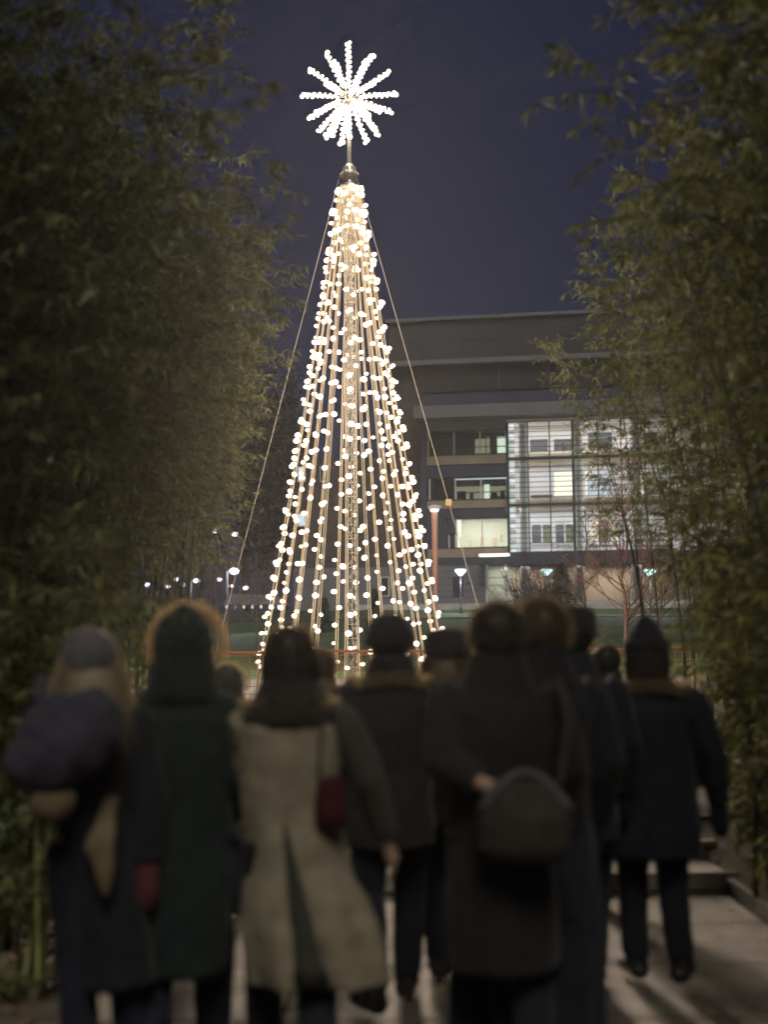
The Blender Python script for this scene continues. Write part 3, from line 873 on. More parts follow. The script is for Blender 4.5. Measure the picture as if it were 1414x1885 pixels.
# round bare shrub
ps = at(995, 1140, 60); g = gz(60)
sh = empty('bare_shrub', (ps.x, 60, g)); tag(sh, 'dense round bare shrub in front of the lit undercroft', 'shrub')
shm = MB(); rnd = random.Random(31)
for k in range(230):
    a = rnd.uniform(0, 6.28); q = [Vector((rnd.uniform(-.9, .9), rnd.uniform(-.6, .6), 0))]
    d = Vector((math.cos(a) * rnd.uniform(.1, .9), math.sin(a) * rnd.uniform(.1, .9), 1)).normalized(); L = rnd.uniform(2.0, 3.6)
    for i in range(5):
        d = (d + Vector((rnd.uniform(-.25, .25), rnd.uniform(-.25, .25), 0))).normalized(); q.append(q[-1] + d * L / 5)
    shm.tube(q, [.016, .014, .012, .01, .008, .005], 3, cap=False)
    for m_ in range(7):
        i = rnd.randint(1, 5); s_ = Vector((rnd.uniform(-1, 1), rnd.uniform(-1, 1), rnd.uniform(0, .8))).normalized()
        shm.tube([q[i], q[i] + s_ * rnd.uniform(.2, .5)], [.008, .004], 3, cap=False)
shm.build('crown', M['bark'], sh)
def spruce(px, base_py, top_py, D, wpx, label, seed):
    g = gz(D); p = at(px, base_py, D); H = at(px, top_py, D).z - g; W = wpx / FPX * D / 2
    t = empty('spruce', (p.x, D, g)); tag(t, label, 'conifer', 'small dark spruces on the lawn')
    MB().tube([(0, 0, 0), (0, 0, H * .97)], [.07, .01], 7).build('trunk', M['bark'], t)
    rnd = random.Random(seed); v = []; f = []
    for k in range(420):
        h = rnd.random() ** .8; z = H * (.06 + .93 * h); a = rnd.uniform(0, 6.28); L = W * (1.05 - h) * rnd.uniform(.6, 1.1) + .03
        d = Vector((math.cos(a), math.sin(a), rnd.uniform(-.25, .1)))
        for m_ in range(14):
            q = Vector((0, 0, z)) + d * L * rnd.uniform(.15, 1); e = (d + Vector((rnd.uniform(-1, 1), rnd.uniform(-1, 1), rnd.uniform(-.5, .7)))).normalized(); w_ = e.orthogonal().normalized() * .018
            b = len(v); v += [q - w_, q + w_, q + e * .16]; f.append((b, b + 1, b + 2))
    tag(mesh_obj('crown', v, f, M['needle'], t), kind='stuff')
spruce(1034, 1150, 1040, 55, 100, 'dark cone shaped spruce right of the cyan lamp', 2)
spruce(689, 1160, 1085, 60, 44, 'small dark spruce seen through the tree light strings', 4)
spruce(594, 1150, 1100, 62, 36, 'low dark evergreen left of the mast behind the light strings', 6)

# dark broad trees far behind the left bamboo
M['farleaf'] = principled('far_tree_leaf', (0.05, 0.05, 0.032), 0.7, island=0.5)
def far_tree(px, top_py, D, wpx, label, seed):
    rn = np.random.default_rng(seed); g = gz(D); H = at(px, top_py, D).z - g; W = wpx / FPX * D / 2; X = (px - 707) / FPX * D
    t = empty('broad_tree', (X, D, g)); tag(t, label, 'tree', 'dark trees far behind the left bamboo')
    m_ = MB(); m_.tube([(0, 0, 0), (.1, 0, H * .3), (-.1, 0, H * .8)], [.4, .3, .06], 8)
    for k in range(7):
        a = k * 2.4; m_.tube([(0, 0, H * (.25 + .07 * k)), (W * .5 * math.cos(a), W * .5 * math.sin(a), H * (.4 + .075 * k))], [.15, .04], 5)
    m_.build('trunk', M['bark'], t)
    n = 5200; cl = rn.normal(0, 1, (60, 3)); cl /= np.linalg.norm(cl, axis=1)[:, None]; cl *= rn.uniform(.35, 1, (60, 1))
    ctr = np.stack([cl[:, 0] * W, cl[:, 1] * W, H * .54 + cl[:, 2] * H * .44], 1)
    P = ctr[rn.integers(0, 60, n)] + rn.normal(0, 1, (n, 3)) * np.array([W * .16, W * .16, H * .06]); Dd = rn.normal(0, 1, (n, 3)); Dd /= np.linalg.norm(Dd, axis=1)[:, None]
    L = rn.uniform(.35, .75, n); V_, F_ = leaf_arrays(P, Dd, L, L * .55)
    tag(share('crown', np_mesh('crown', V_, F_, M['farleaf']), t), kind='stuff')

# =================================================================== BAMBOO
def leaf_arrays(P, D, L, W):
    """P base, D direction, L length, W width -> verts, faces of folded diamond leaves (two triangles-pairs)"""
    n = len(P)
    up = np.tile(np.array([0, 0, 1.0]), (n, 1)) + rng.normal(0, .5, (n, 3))
    S = np.cross(D, up); S /= np.linalg.norm(S, axis=1)[:, None] + 1e-9
    N = np.cross(S, D)
    a = P; b = P + D * (L * .38)[:, None] + S * (W * .5)[:, None] + N * (W * .12)[:, None]
    c = P + D * L[:, None] - N * (L * .12)[:, None]
    d = P + D * (L * .38)[:, None] - S * (W * .5)[:, None] + N * (W * .12)[:, None]
    V = np.stack([a, b, c, d], 1).reshape(-1, 3)
    i = np.arange(n) * 4
    F = np.stack([i, i + 1, i + 2, i, i + 2, i + 3], 1).reshape(-1, 3)
    return V, F
def np_mesh(name, V, F, mat):
    me = bpy.data.meshes.new(name)
    me.vertices.add(len(V)); me.vertices.foreach_set('co', V.astype(np.float32).ravel())
    k = F.shape[1]
    me.loops.add(F.size); me.loops.foreach_set('vertex_index', F.astype(np.int32).ravel())
    me.polygons.add(len(F)); me.polygons.foreach_set('loop_start', np.arange(0, F.size, k, dtype=np.int32))
    me.polygons.foreach_set('loop_total', np.full(len(F), k, dtype=np.int32))
    me.materials.append(mat); me.update(calc_edges=True); me.validate()
    return me
def bamboo_meshes(seed, ncul, H, lean, rad, leaf_from, leaf_mat, culm_mat, twigs=3, nleaf=12, node=.27, llen=(.085, .145), twl=(.3, .85)):
    rnd = random.Random(seed)
    culm_me = []; P = []; Dd = []; tw = MB()
    for c in range(ncul):
        a = rnd.uniform(0, 6.28); rr = rad * math.sqrt(rnd.random())
        bx, by = rr * math.cos(a), rr * math.sin(a)
        h = H * rnd.uniform(.78, 1.08); ln = lean * rnd.uniform(.25, 1.2); ly = rnd.uniform(-.5, .5)
        pts = []
        for i in range(17):
            t = i / 16
            # upright first, then arching over towards +x at the top
            pts.append(Vector((bx * (1 + .5 * t) + ln * t ** 2.4, by * (1 + .6 * t) + ly * t ** 2, h * (t - .10 * t ** 4 * (ln / 1.2)))))
        m_ = MB().tube(pts, [max(.004, .016 * (1 - .85 * i / 16)) for i in range(17)], 6, cap=False)
        # node rings
        culm_me.append(m_)
        z = leaf_from * rnd.uniform(.85, 1.15)
        while z < h * .995:
            t = z / h; i = min(15, int(t * 16)); f = t * 16 - i
            p = pts[i].lerp(pts[i + 1], f)
            top = max(0, (t - .55) / .45)
            for k in range(twigs):
                a = rnd.uniform(0, 6.28)
                L = rnd.uniform(*twl) * (1 - .55 * top)
                d = Vector((math.cos(a), math.sin(a), rnd.uniform(.1, .9))).normalized()
                q = [p]; n = 4
                for s_ in range(n):
                    d = (d + Vector((0, 0, -.16)) + Vector((rnd.uniform(-.1, .1),) * 3)).normalized()
                    q.append(q[-1] + d * L / n)
                tw.tube(q, [.0035, .003, .0025, .002, .001], 3, cap=False)
                for m2 in range(nleaf):
                    u = rnd.uniform(.25, 1.0) * n; i2 = min(n - 1, int(u))
                    P.append(tuple(q[i2].lerp(q[i2 + 1], u - i2)))
                    e = d * rnd.uniform(.3, 1) + Vector((rnd.gauss(0, .55), rnd.gauss(0, .55), rnd.gauss(-.25, .4)))
                    Dd.append(tuple(e.normalized()))
            z += node * rnd.uniform(.8, 1.2)
    P = np.array(P); Dd = np.array(Dd); n = len(P)
    L = rng.uniform(llen[0], llen[1], n); W = L * rng.uniform(.15, .21, n)
    V, F = leaf_arrays(P, Dd, L, W)
    cm = []
    for m_ in culm_me:
        o = m_.build('culm', culm_mat, None, smooth=True); cm.append(o.data); bpy.data.objects.remove(o)
    t_ = tw.build('branches', M['twig']); twm = t_.data; bpy.data.objects.remove(t_)
    return cm, twm, np_mesh('crown', V, F, leaf_mat)
for a_ in ((200, 700, 135, 190, 'broad dark tree at the left end of the far tree row', 41), (330, 760, 140, 180, 'broad dark tree above the row of far lamps', 42), (450, 600, 132, 190, 'broad dark tree behind the biggest far lamp', 43), (520, 690, 128, 130, 'lower broad dark tree beside the left end of the building', 44)):
    far_tree(*a_)
protos = [bamboo_meshes(100 + i, 12, 6.3, 1.15, .75, lf, M['leaf'], M['culm'], twigs=4, nleaf=16) for i, lf in enumerate((.35, .5, .4))]
high = [bamboo_meshes(140 + i, 12, 6.4, 1.1, .75, 2.55, M['leaf'], M['culm'], twigs=4, nleaf=13) for i in range(2)]
def recolour(p_, m_):
    me = p_[2].copy(); me.materials.clear(); me.materials.append(m_); return (p_[0], p_[1], me)
M['leaf_lit'] = principled('bamboo_leaf_lit_tint', (0.112, 0.122, 0.044), 0.5, 0.35, island=0.6, transl=0.4)  # leaf colour yellowed for the right screen: the tree's light put into it
protos_r = [recolour(p_, M['leaf_lit']) for p_ in protos]; high_r = [recolour(p_, M['leaf_lit']) for p_ in high]
def clump(proto, x, y, rz, sc, label, group, szz=None):
    cm, twm, lm = proto
    t = empty('bamboo_clump', (x, y, gz(y) + .02), rz); t.scale = (sc, sc, szz or sc)
    tag(t, label, 'bamboo', group)
    for m_ in cm: share('culm', m_, t)
    tag(share('branches', twm, t), kind='stuff')
    tag(share('crown', lm, t), kind='stuff')
    return t
GL, GR = 'bamboo screen on the left of the path', 'bamboo screen on the right of the path'
LBL = 'dark leafy bamboo clump in the dense screen left of the path'
LBR = 'dark leafy bamboo clump in the dense screen right of the path'
ORD = ['first', 'second', 'third', 'fourth', 'fifth', 'sixth', 'seventh', 'eighth', 'ninth', 'tenth', 'eleventh', 'twelfth', 'thirteenth', 'fourteenth', 'fifteenth', 'sixteenth']
for i, (x, y) in enumerate(((-2.75, 6.9), (-2.6, 8.2), (-2.55, 9.5), (-2.5, 10.9), (-2.5, 12.3), (-3.6, 8.6), (-3.7, 10.2), (-4.0, 12.0), (-4.9, 11.0), (-3.9, 13.8), (-5.2, 13.5), (-6.0, 15.5), (-4.5, 15.8))):
    clump(protos[i % 3], x - .38 + random.uniform(-.1, .1), y, random.uniform(-.4, .4), random.uniform(.93, 1.06), (ORD[i] + ' leafy bamboo clump from the camera along the left path edge') if i < 5 else (ORD[i - 5] + ' clump from the camera in the back rows of the left bamboo screen'), GL)
for i, (x, y) in enumerate(((-2.45, 13.7), (-2.4, 15.2), (-2.35, 16.7), (-2.45, 18.2), (-3.4, 17.4))):
    clump(high[i % 2], x - .52, y, random.uniform(-.4, .4), random.uniform(.93, 1.06),
          ORD[i] + ' bare stemmed bamboo clump from the camera at the far left end', GL)
for i, (x, y) in enumerate(((3.35, 5.6), (3.15, 6.8), (3.1, 8.1), (3.1, 9.3), (3.1, 10.5), (3.15, 11.7), (4.2, 7.5), (4.3, 9.0), (4.4, 10.6), (4.5, 12.4), (5.6, 11.6), (3.3, 4.3), (3.3, 3.0), (3.3, 1.7), (3.3, .4), (3.3, -.9))):  # entries beside the camera continue the screen unseen, added to shade the right side
    clump(protos_r[(i + 1) % 3], x + (.68 if y > 9.8 else .35 if y > 8.5 else -.05) + random.uniform(-.1, .1), y, math.pi + random.uniform(-.4, .4), random.uniform(.9, 1.0), (ORD[i] + ' leafy bamboo clump in view along the right path edge') if i < 6 else (ORD[i - 6] + ' clump from the camera in the back rows of the right bamboo screen') if i < 11 else ORD[i - 11] + ' unseen bamboo clump beside the camera, added to shade the right of the path', GR, .93 if y > 10 else None)
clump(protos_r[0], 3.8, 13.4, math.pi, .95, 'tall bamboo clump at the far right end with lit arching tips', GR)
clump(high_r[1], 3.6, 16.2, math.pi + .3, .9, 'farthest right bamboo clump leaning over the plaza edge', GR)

short = [bamboo_meshes(160 + i, 16, 2.3, .35, .5, .2, M['leaf'], M['culm'], twigs=4, nleaf=14, node=.17, twl=(.2, .55)) for i in range(2)]
short_r = [recolour(p_, M['leaf_lit']) for p_ in short]
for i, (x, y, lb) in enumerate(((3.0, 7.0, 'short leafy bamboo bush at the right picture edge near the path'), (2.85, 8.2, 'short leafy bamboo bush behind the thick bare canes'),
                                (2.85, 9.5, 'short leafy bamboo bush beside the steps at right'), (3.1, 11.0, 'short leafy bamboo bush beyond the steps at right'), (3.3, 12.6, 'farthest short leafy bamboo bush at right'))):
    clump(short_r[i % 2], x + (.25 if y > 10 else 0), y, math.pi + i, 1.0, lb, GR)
for i, (x, y, lb) in enumerate(((-2.35, 7.3, 'short leafy bamboo bush behind the leftmost person'), (-2.6, 8.8, 'short leafy bamboo bush left of the green hooded coat'),
                                (-2.7, 10.4, 'short leafy bamboo bush deep in the left screen'))):
    clump(short[i % 2], x, y, i * 2.0, 1.0, lb, GL)

# young bamboo and tufts at the lower left path edge
yb = bamboo_meshes(171, 9, 1.35, .15, .26, .4, M['leaf_young'], M['culm'], twigs=4, nleaf=9, node=.13, llen=(.07, .12), twl=(.1, .3))
yt = clump(yb, -1.60, 6.8, 0, 1, 'young bamboo shoots with pale green and tan canes by the left path edge', 'low plants by the path')
for k, (dx, dy, h, mt) in enumerate(((.02, -.22, .78, 'culm_pale'), (.10, -.12, .7, 'culm_tan'), (.17, -.16, .74, 'culm_tan'), (-.08, -.1, .6, 'culm_pale'))):
    m_ = MB(); pts = []; rads = []
    for i in range(13):
        t = i / 12
        pts.append((dx + .08 * t * (1 if k % 2 else -.3), dy + .03 * t, h * t)); rads.append(.0085 if i % 3 else .0105)
    m_.tube(pts, rads, 8).build('cane', M[mt], yt, smooth=True)
def tuft(x, y, n, L, label, mat, seed):
    rnd = random.Random(seed); v = []; f = []
    for k in range(n):
        a = rnd.uniform(0, 6.28); p = Vector((rnd.gauss(0, .05), rnd.gauss(0, .05), 0)); d = Vector((math.cos(a) * .6, math.sin(a) * .6, 1)).normalized()
        s_ = d.cross(Vector((0, 0, 1))).normalized() * .009; l_ = L * rnd.uniform(.5, 1.1); q = p; b = len(v)
        for i in range(5):
            w_ = s_ * (1 - (i / 4.2) ** 2); v += [q - w_, q + w_]; d = (d + Vector((d.x * .2, d.y * .2, -.3))).normalized(); q = q + d * l_ / 4
        for i in range(4): f.append((b + 2*i, b + 2*i + 1, b + 2*i + 3, b + 2*i + 2))
    o = mesh_obj('grass_tuft', v, f, mat); o.location = (x, y, gz(y) + .02); tag(o, label, 'grass tuft', 'low plants by the path')
tuft(-1.72, 6.62, 90, .30, 'arching grass tuft below the pale green canes', M['leaf_young'], 1)
tuft(-1.42, 6.85, 90, .32, 'arching grass tuft right of the tan canes', M['leaf_young'], 2)
tuft(-1.88, 6.7, 70, .36, 'grass tuft at the left picture edge behind the canes', M['leaf_young'], 3)
tuft(-1.38, 7.3, 80, .36, 'dim grass tuft behind the young canes near the legs', M['leaf_young'], 4)
# leafy low shrub with shiny leaves above the canes
def low_shrub(x, y, H, Rr, n, label, seed, mat):
    rnd = np.random.default_rng(seed)
    t = empty('low_shrub', (x, y, gz(y) + .02)); tag(t, label, 'shrub', 'low plants by the path')
    st = MB(); P = []; Dd = []
    for k in range(14):
        a = rnd.uniform(0, 6.28); top = Vector((Rr * math.cos(a) * rnd.uniform(.2, 1), Rr * math.sin(a) * rnd.uniform(.2, 1), H * rnd.uniform(.7, 1)))
        st.tube([(0, 0, 0), tuple(top * .5 + Vector((0, 0, .08))), tuple(top)], [.008, .006, .003], 4, cap=False)
        for m_ in range(n // 14):
            q = top * rnd.uniform(.35, 1) + Vector(rnd.normal(0, .06, 3)); P.append(q); Dd.append(Vector(rnd.normal(0, 1, 3)).normalized())
    st.build('stems', M['twig'], t)
    P = np.array([tuple(q) for q in P]); Dd = np.array([tuple(q) for q in Dd]); L = rnd.uniform(.045, .08, len(P))
    V_, F_ = leaf_arrays(P, Dd, L, L * .42)
    tag(share('leaves', np_mesh('leaves', V_, F_, mat), t), kind='stuff')
M['leaf_shiny'] = principled('shiny_leaf', (0.12, 0.15, 0.05), 0.22, 0.7, island=0.5)
low_shrub(-1.55, 7.15, 1.15, .38, 700, 'shiny leaved shrub behind the young canes', 3, M['leaf_shiny'])
low_shrub(-2.0, 7.1, 1.0, .40, 700, 'shiny leaved shrub at the left picture edge', 5, M['leaf_shiny'])
low_shrub(2.55, 10.9, .7, .4, 600, 'green shrub beyond the steps beside the right bamboo', 6, M['leaf_young'])
# thick canes at the right path edge
rc_ = empty('bamboo_canes', (2.22, 8.3, .03)); tag(rc_, 'pair of thick bare bamboo canes at the right path edge', 'bamboo')
for (dx, dy, h, r_) in ((.0, 0, 1.5, .022), (-.05, .25, 1.35, .018), (.09, -.1, 1.3, .016)):
    m_ = MB(); pts = []; rads = []
    for i in range(31):
        t = i / 30; pts.append((dx + .1 * t * t, dy, h * t)); rads.append(r_ * (1.0 if i % 3 else 1.14) * (1 - .3 * t))
    m_.tube(pts, rads, 10).build('cane', M['culm'], rc_, smooth=True)
# leaf litter along the left edge
v = []; f = []
for k in range(900):
    y = random.uniform(4.6, 9.0); x = -1.78 - abs(random.gauss(0, .22)) + (random.uniform(0, .35) if random.random() < .25 else 0)
    a = random.uniform(0, 6.28); l_ = random.uniform(.05, .11); w_ = l_ * .2; tl = random.uniform(-.02, .03)
    c_, s_ = math.cos(a), math.sin(a); b = len(v); z = (.045 if x < -1.76 else .006) + random.uniform(0, .012)
    v += [(x, y, z), (x + c_ * l_ * .5 - s_ * w_, y + s_ * l_ * .5 + c_ * w_, z + .012), (x + c_ * l_, y + s_ * l_, z + tl * .3 + .004), (x + c_ * l_ * .5 + s_ * w_, y + s_ * l_ * .5 - c_ * w_, z + .008)]
    f.append((b, b + 1, b + 2, b + 3))
for k in range(420):
    y = random.uniform(4.2, 9.1); x = random.uniform(-1.7, 2.1)
    a = random.uniform(0, 6.28); l_ = random.uniform(.04, .10); w_ = l_ * .16; c_, s_ = math.cos(a), math.sin(a); b = len(v); z = .004 + random.uniform(0, .006)
    v += [(x, y, z), (x + c_ * l_ * .5 - s_ * w_, y + s_ * l_ * .5 + c_ * w_, z + .008), (x + c_ * l_, y + s_ * l_, z + .003), (x + c_ * l_ * .5 + s_ * w_, y + s_ * l_ * .5 - c_ * w_, z + .006)]
    f.append((b, b + 1, b + 2, b + 3))
tag(mesh_obj('leaf_litter', v, f, M['litter']), 'dry fallen bamboo leaves along the path and its left edge', 'leaf litter', kind='stuff')

# =================================================================== PEOPLE
M['skin'] = principled('skin', (0.42, 0.26, 0.18), 0.5, 0.4, var=0.08, vscale=20)
def cloth(name, c, sheen=0.35, b=0.4, bs=140):
    sheen *= .3
    c = tuple(q * .66 for q in c)
    return principled(name, c, 0.9, 0.1, sheen=sheen, bump=b, bscale=bs, var=0.18, vscale=7)
C_ = {'black': cloth('black_wool', (0.030, 0.031, 0.035)), 'navy': cloth('navy_cloth', (0.030, 0.031, 0.040)), 'green': cloth('dark_green_cloth', (0.028, 0.040, 0.036)),
      'charcoal': cloth('charcoal_wool', (0.036, 0.034, 0.032)), 'camel': cloth('camel_wool', (0.39, 0.335, 0.225), .3), 'olive': cloth('dark_olive_wool', (0.075, 0.075, 0.056)),
      'denim': cloth('dark_denim', (0.032, 0.034, 0.050), .15), 'purple': cloth('purple_grey_nylon', (0.075, 0.070, 0.092), .3), 'tan': cloth('tan_cloth', (0.25, 0.19, 0.105), .3),
      'red': cloth('red_wool', (0.15, 0.04, 0.045)), 'darkred': cloth('dark_red_leather', (0.075, 0.013, 0.016), .1), 'greyknit': cloth('grey_knit', (0.16, 0.15, 0.15), .5, .8, 60), 'blackknit': cloth('black_knit', (0.030, 0.028, 0.034), .4, .8, 60),
      'shawlbrown': cloth('dark_brown_knit', (0.05, 0.043, 0.036), .4, .8, 70), 'brown': cloth('taupe_bag_cloth', (0.075, 0.062, 0.05), .2)}
def hairmat(name, c, tr=.35): return principled(name, c, 0.45, 0.4, island=0.3, transl=tr)
H_ = {'blond': hairmat('blond_hair', (0.36, 0.29, 0.17)), 'brown': hairmat('brown_hair', (0.06, 0.035, 0.02)), 'black': hairmat('dark_hair', (0.025, 0.02, 0.018)),
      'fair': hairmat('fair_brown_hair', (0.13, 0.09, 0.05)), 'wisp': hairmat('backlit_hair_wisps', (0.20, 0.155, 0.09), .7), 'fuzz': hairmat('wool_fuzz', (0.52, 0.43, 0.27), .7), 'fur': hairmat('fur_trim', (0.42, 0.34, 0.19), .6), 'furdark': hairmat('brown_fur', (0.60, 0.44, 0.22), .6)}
SHOE = principled('dark_leather', (0.018, 0.015, 0.014), 0.4, 0.5)

def add_hand(mb, w, d, side, grip=.35):
    """palm and five fingers at wrist w, pointing along d"""
    w = Vector(w); d = Vector(d).normalized(); fw = Vector((0, 1, 0)); fw = (fw - d * fw.dot(d)).normalized()   # thumb side
    inn = Vector((-side, 0, 0)); inn = (inn - d * inn.dot(d) - fw * inn.dot(fw)).normalized()                    # palm side
    mb.tube([w - d * .02, w + d * .03, w + d * .075, w + d * .09], [.026, .030, .032, .026], 8)
    for i, (off, L) in enumerate(((.027, .068), (.010, .078), (-.009, .072), (-.026, .056))):
        b = w + d * .082 + fw * off
        d1 = (d + inn * grip * .5).normalized(); d2 = (d + inn * grip * 1.8).normalized(); d3 = (d * .7 + inn * grip * 2.8).normalized()
        k1 = b + d1 * L * .45; k2 = k1 + d2 * L * .32; k3 = k2 + d3 * L * .26
        mb.tube([b - d * .02, b, k1, k2, k3], [.0095, .0095, .0088, .0082, .007], 7)
    t0 = w + d * .025 + fw * .022; t1 = t0 + (fw * .8 + d * .7 + inn * .3).normalized() * .038; t2 = t1 + (d + fw * .25 + inn * .4).normalized() * .03
    mb.tube([t0 - d * .01, t0, t1, t2], [.012, .012, .0105, .008], 7)

def strands(name, roots, dirs, lens, width, mat, parent, droop=0.0):
    v = []; f = []
    for p, d, l_ in zip(roots, dirs, lens):
        p = Vector(p); d = Vector(d).normalized(); s_ = d.orthogonal().normalized(); s_.rotate(Matrix.Rotation(random.uniform(0, 6.28), 3, d)); s_ = s_ * width
        b = len(v); m_ = p + d * l_ * .5 + Vector((0, 0, -droop * l_ * .2)); e = p + d * l_ + Vector((0, 0, -droop * l_))
        v += [p - s_, p + s_, m_ + s_ * .7, m_ - s_ * .7, e]
        f += [(b, b + 1, b + 2, b + 3), (b + 3, b + 2, b + 4)]
    return tag(mesh_obj(name, v, f, mat, parent), kind='stuff')

def person(label, px, s, H, yaw=0.0, coat='black', hem=.55, hw=.21, hd=.15, waist=.185, sh=.205, arms=None, legs=None, trousers='denim', shoes='flat', hat=None, hair=None,
           hood=None, fur=None, vent=False, skirt=None, sleeve_mat=None, gloves=None, hands=True, hemx=0.0, puff=0.0, lean=0.0, roll=0.0, shawl=None, voxel=.012, z0=None):
    X = (px - 707) / s; D = FPX / s
    root = empty('person', (X, D, (gz(D) if z0 is None else z0) + .004), R(yaw)); sc = H / 1.70; root.scale = (sc, sc, sc)
    root.rotation_euler = (R(lean), R(roll), R(yaw))
    tag(root, label, 'person')
    arms = arms or {}
    AR = {}
    for sd, nm in ((-1, 'L'), (1, 'R')):
        AR[nm] = arms.get(nm, [(.185 * sd, 0, 1.385), (.245 * sd, -.03, 1.13), (.235 * sd, .07, .90)])
    legs = legs or {}
    LG = {'L': legs.get('L', [(-.09, 0, .90), (-.095, .02, .49), (-.10, -.02, .09)]), 'R': legs.get('R', [(.09, 0, .90), (.095, .02, .49), (.10, .0, .09)])}
    # ---- body: one continuous skin
    b = MB()
    for nm in 'LR':
        h, k, a = [Vector(q) for q in LG[nm]]
        b.tube([h, h.lerp(k, .5), k, k.lerp(a, .35), a], [.085, .07, .055, .052, .035], 10)
        ft = Vector((0, 1, 0)) if a.z < .16 else Vector((0, .75, -.65))
        b.tube([a - ft * .05 - Vector((0, 0, .04)), a + Vector((0, 0, -.035)), a + ft * .10 - Vector((0, 0, .055)), a + ft * .17 - Vector((0, 0, .065))], [.03, .036, .032, .02], 8)
        s0, e0, w0 = [Vector(q) for q in AR[nm]]
        b.tube([s0, s0.lerp(e0, .5), e0, e0.lerp(w0, .4), w0], [.055, .048, .042, .038, .026], 10)
        if hands: add_hand(b, w0, (w0 - e0), -1 if nm == 'L' else 1)
    b.rings([(.84, 0, 0, .12, .09), (.92, 0, 0, .165, .115), (1.05, 0, 0, .135, .095), (1.25, 0, 0, .16, .11), (1.36, 0, 0, .17, .10), (1.42, 0, -.005, .10, .075), (1.46, 0, -.005, .06, .06)], 18)
    b.tube([(0, -.01, 1.42), (0, .0, 1.50), (0, .01, 1.56)], [.062, .056, .055], 10)
    b.ball((0, .0, 1.605), (.074, .093, .095), 16, 12)
    b.ball((0, .035, 1.545), (.055, .062, .06), 12, 8)           # jaw
    b.tube([(0, .085, 1.62), (0, .115, 1.575), (0, .09, 1.565)], [.010, .015, .010], 6)   # nose
    b.ball((0, .09, 1.54), (.024, .012, .009), 8, 5); b.ball((0, .085, 1.636), (.05, .012, .010), 8, 5)
    for sd in (-1, 1):
        b.ball((.078 * sd, -.005, 1.595), (.010, .018, .030), 8, 6)
        b.ball((.030 * sd, .083, 1.612), (.013, .010, .010), 8, 5)
    fuse('body', b, M['skin'], root, voxel=.0085, smooth=2)
    # ---- trousers and shoes
    tr = MB()
    for nm in 'LR':
        h, k, a = [Vector(q) for q in LG[nm]]
        tr.tube([h + Vector((0, 0, .03)), h.lerp(k, .5), k, k.lerp(a, .5), a + Vector((0, 0, .01))], [.108, .092, .078, .074, .068], 14)
    tr.rings([(.82, 0, 0, .14, .11), (.92, 0, 0, .165, .105), (1.02, 0, 0, .145, .10)], 18)
    if not skirt: fuse('trousers', tr, C_[trousers], root, voxel=.013, smooth=3, wrinkle=.007, wscale=10, seed=px)
    else:
        fo = lambda t, i: 1 + .05 * math.sin(9 * t + i * .3) * (1 - i / 5)
        sk = MB().rings([(skirt[0], hemx, 0, skirt[1], skirt[2]), (.3, hemx * .6, 0, skirt[1] * .95, skirt[2] * .95), (.6, 0, 0, .22, .17), (.85, 0, 0, .20, .14), (1.03, 0, 0, .165, .12)], 36, fo)
        fuse('skirt', sk, C_[trousers], root, voxel=.014, smooth=3, wrinkle=.008, wscale=8, stretch=(1, 1, .25), seed=px)
    for nm in 'LR':
        a = Vector(LG[nm][2]); s_ = MB()
        fl = a.z < .16
        to = -.3 if nm == 'L' else .3
        ft = Vector((to, .954, 0)) if fl else Vector((0, .75, -.65)); dn = Vector((0, 0, -1)) if fl else Vector((0, -.65, -.75))
        hl = .035 if shoes == 'heel' else .0
        s_.tube([a - dn * .07, a, a + dn * .035 - ft * .01], [.058, .06, .056], 10)
        s_.tube([a + dn * .04 - ft * .06, a + dn * .042 + ft * .05, a + dn * .048 + ft * .13, a + dn * .056 + ft * .20], [.05, .05, .047, .032], 10)
        if shoes == 'heel': s_.tube([a + dn * .04 - ft * .05, a + dn * .088 - ft * .055], [.03, .012], 7)
        fuse('shoe', s_, SHOE, root, voxel=.010, smooth=2)
    # ---- coat
    c = MB()
    def fold(t, i):
        w_ = max(0, 1 - i / 4.0)
        q = 1 + .035 * math.sin(7 * t + px) * w_ + .02 * math.sin(13 * t + 2 * px) * w_
        if vent:
            dt = abs((t - 1.5 * math.pi + .10))           # centre back is -y
            wv = max(0, 1 - i / 2.4); q -= .26 * wv * math.exp(-(dt / (.10 + .14 * wv)) ** 2)
            q += .10 * w_ * math.exp(-((dt - .42) / .16) ** 2)
        return q
    p_ = puff
    rings = [(hem, hemx, -.01, hw, hd), (hem + (1.0 - hem) * .35, hemx * .6, -.01, (hw * .7 + waist * .35) , hd * .95), (hem + (1.0 - hem) * .7, hemx * .25, 0, waist * 1.06 + p_, .14 + p_),
             (1.04, 0, 0, waist + p_, .13 + p_), (1.20, 0, 0, .195 + p_, .14 + p_), (1.33, 0, -.005, sh, .125 + p_), (1.395, 0, -.01, sh * .80, .105), (1.44, 0, -.01, .128, .105), (1.49, 0, -.01, .108, .10), (1.545, 0, -.015, .096, .096)]
    c.rings(rings, 40, fold)
    cs = MB() if sleeve_mat else c
    for nm in 'LR':
        s0, e0, w0 = [Vector(q) for q in AR[nm]]
        sd = -1 if nm == 'L' else 1
        (cs if (sleeve_mat and nm == 'R') else c).tube([s0 + Vector((-.04 * sd, 0, .0)), s0 + Vector((.012 * sd, 0, -.03)), s0.lerp(e0, .5), e0, e0.lerp(w0, .5), w0 - (w0 - e0).normalized() * .015],
                [.075 + p_, .078 + p_, .071 + p_, .066 + p_, .060 + p_, .052], 14)
    fuse('coat', c, C_[coat], root, voxel=voxel, smooth=4, wrinkle=.012, wscale=8, stretch=(1, 1, .5), seed=px * .1)
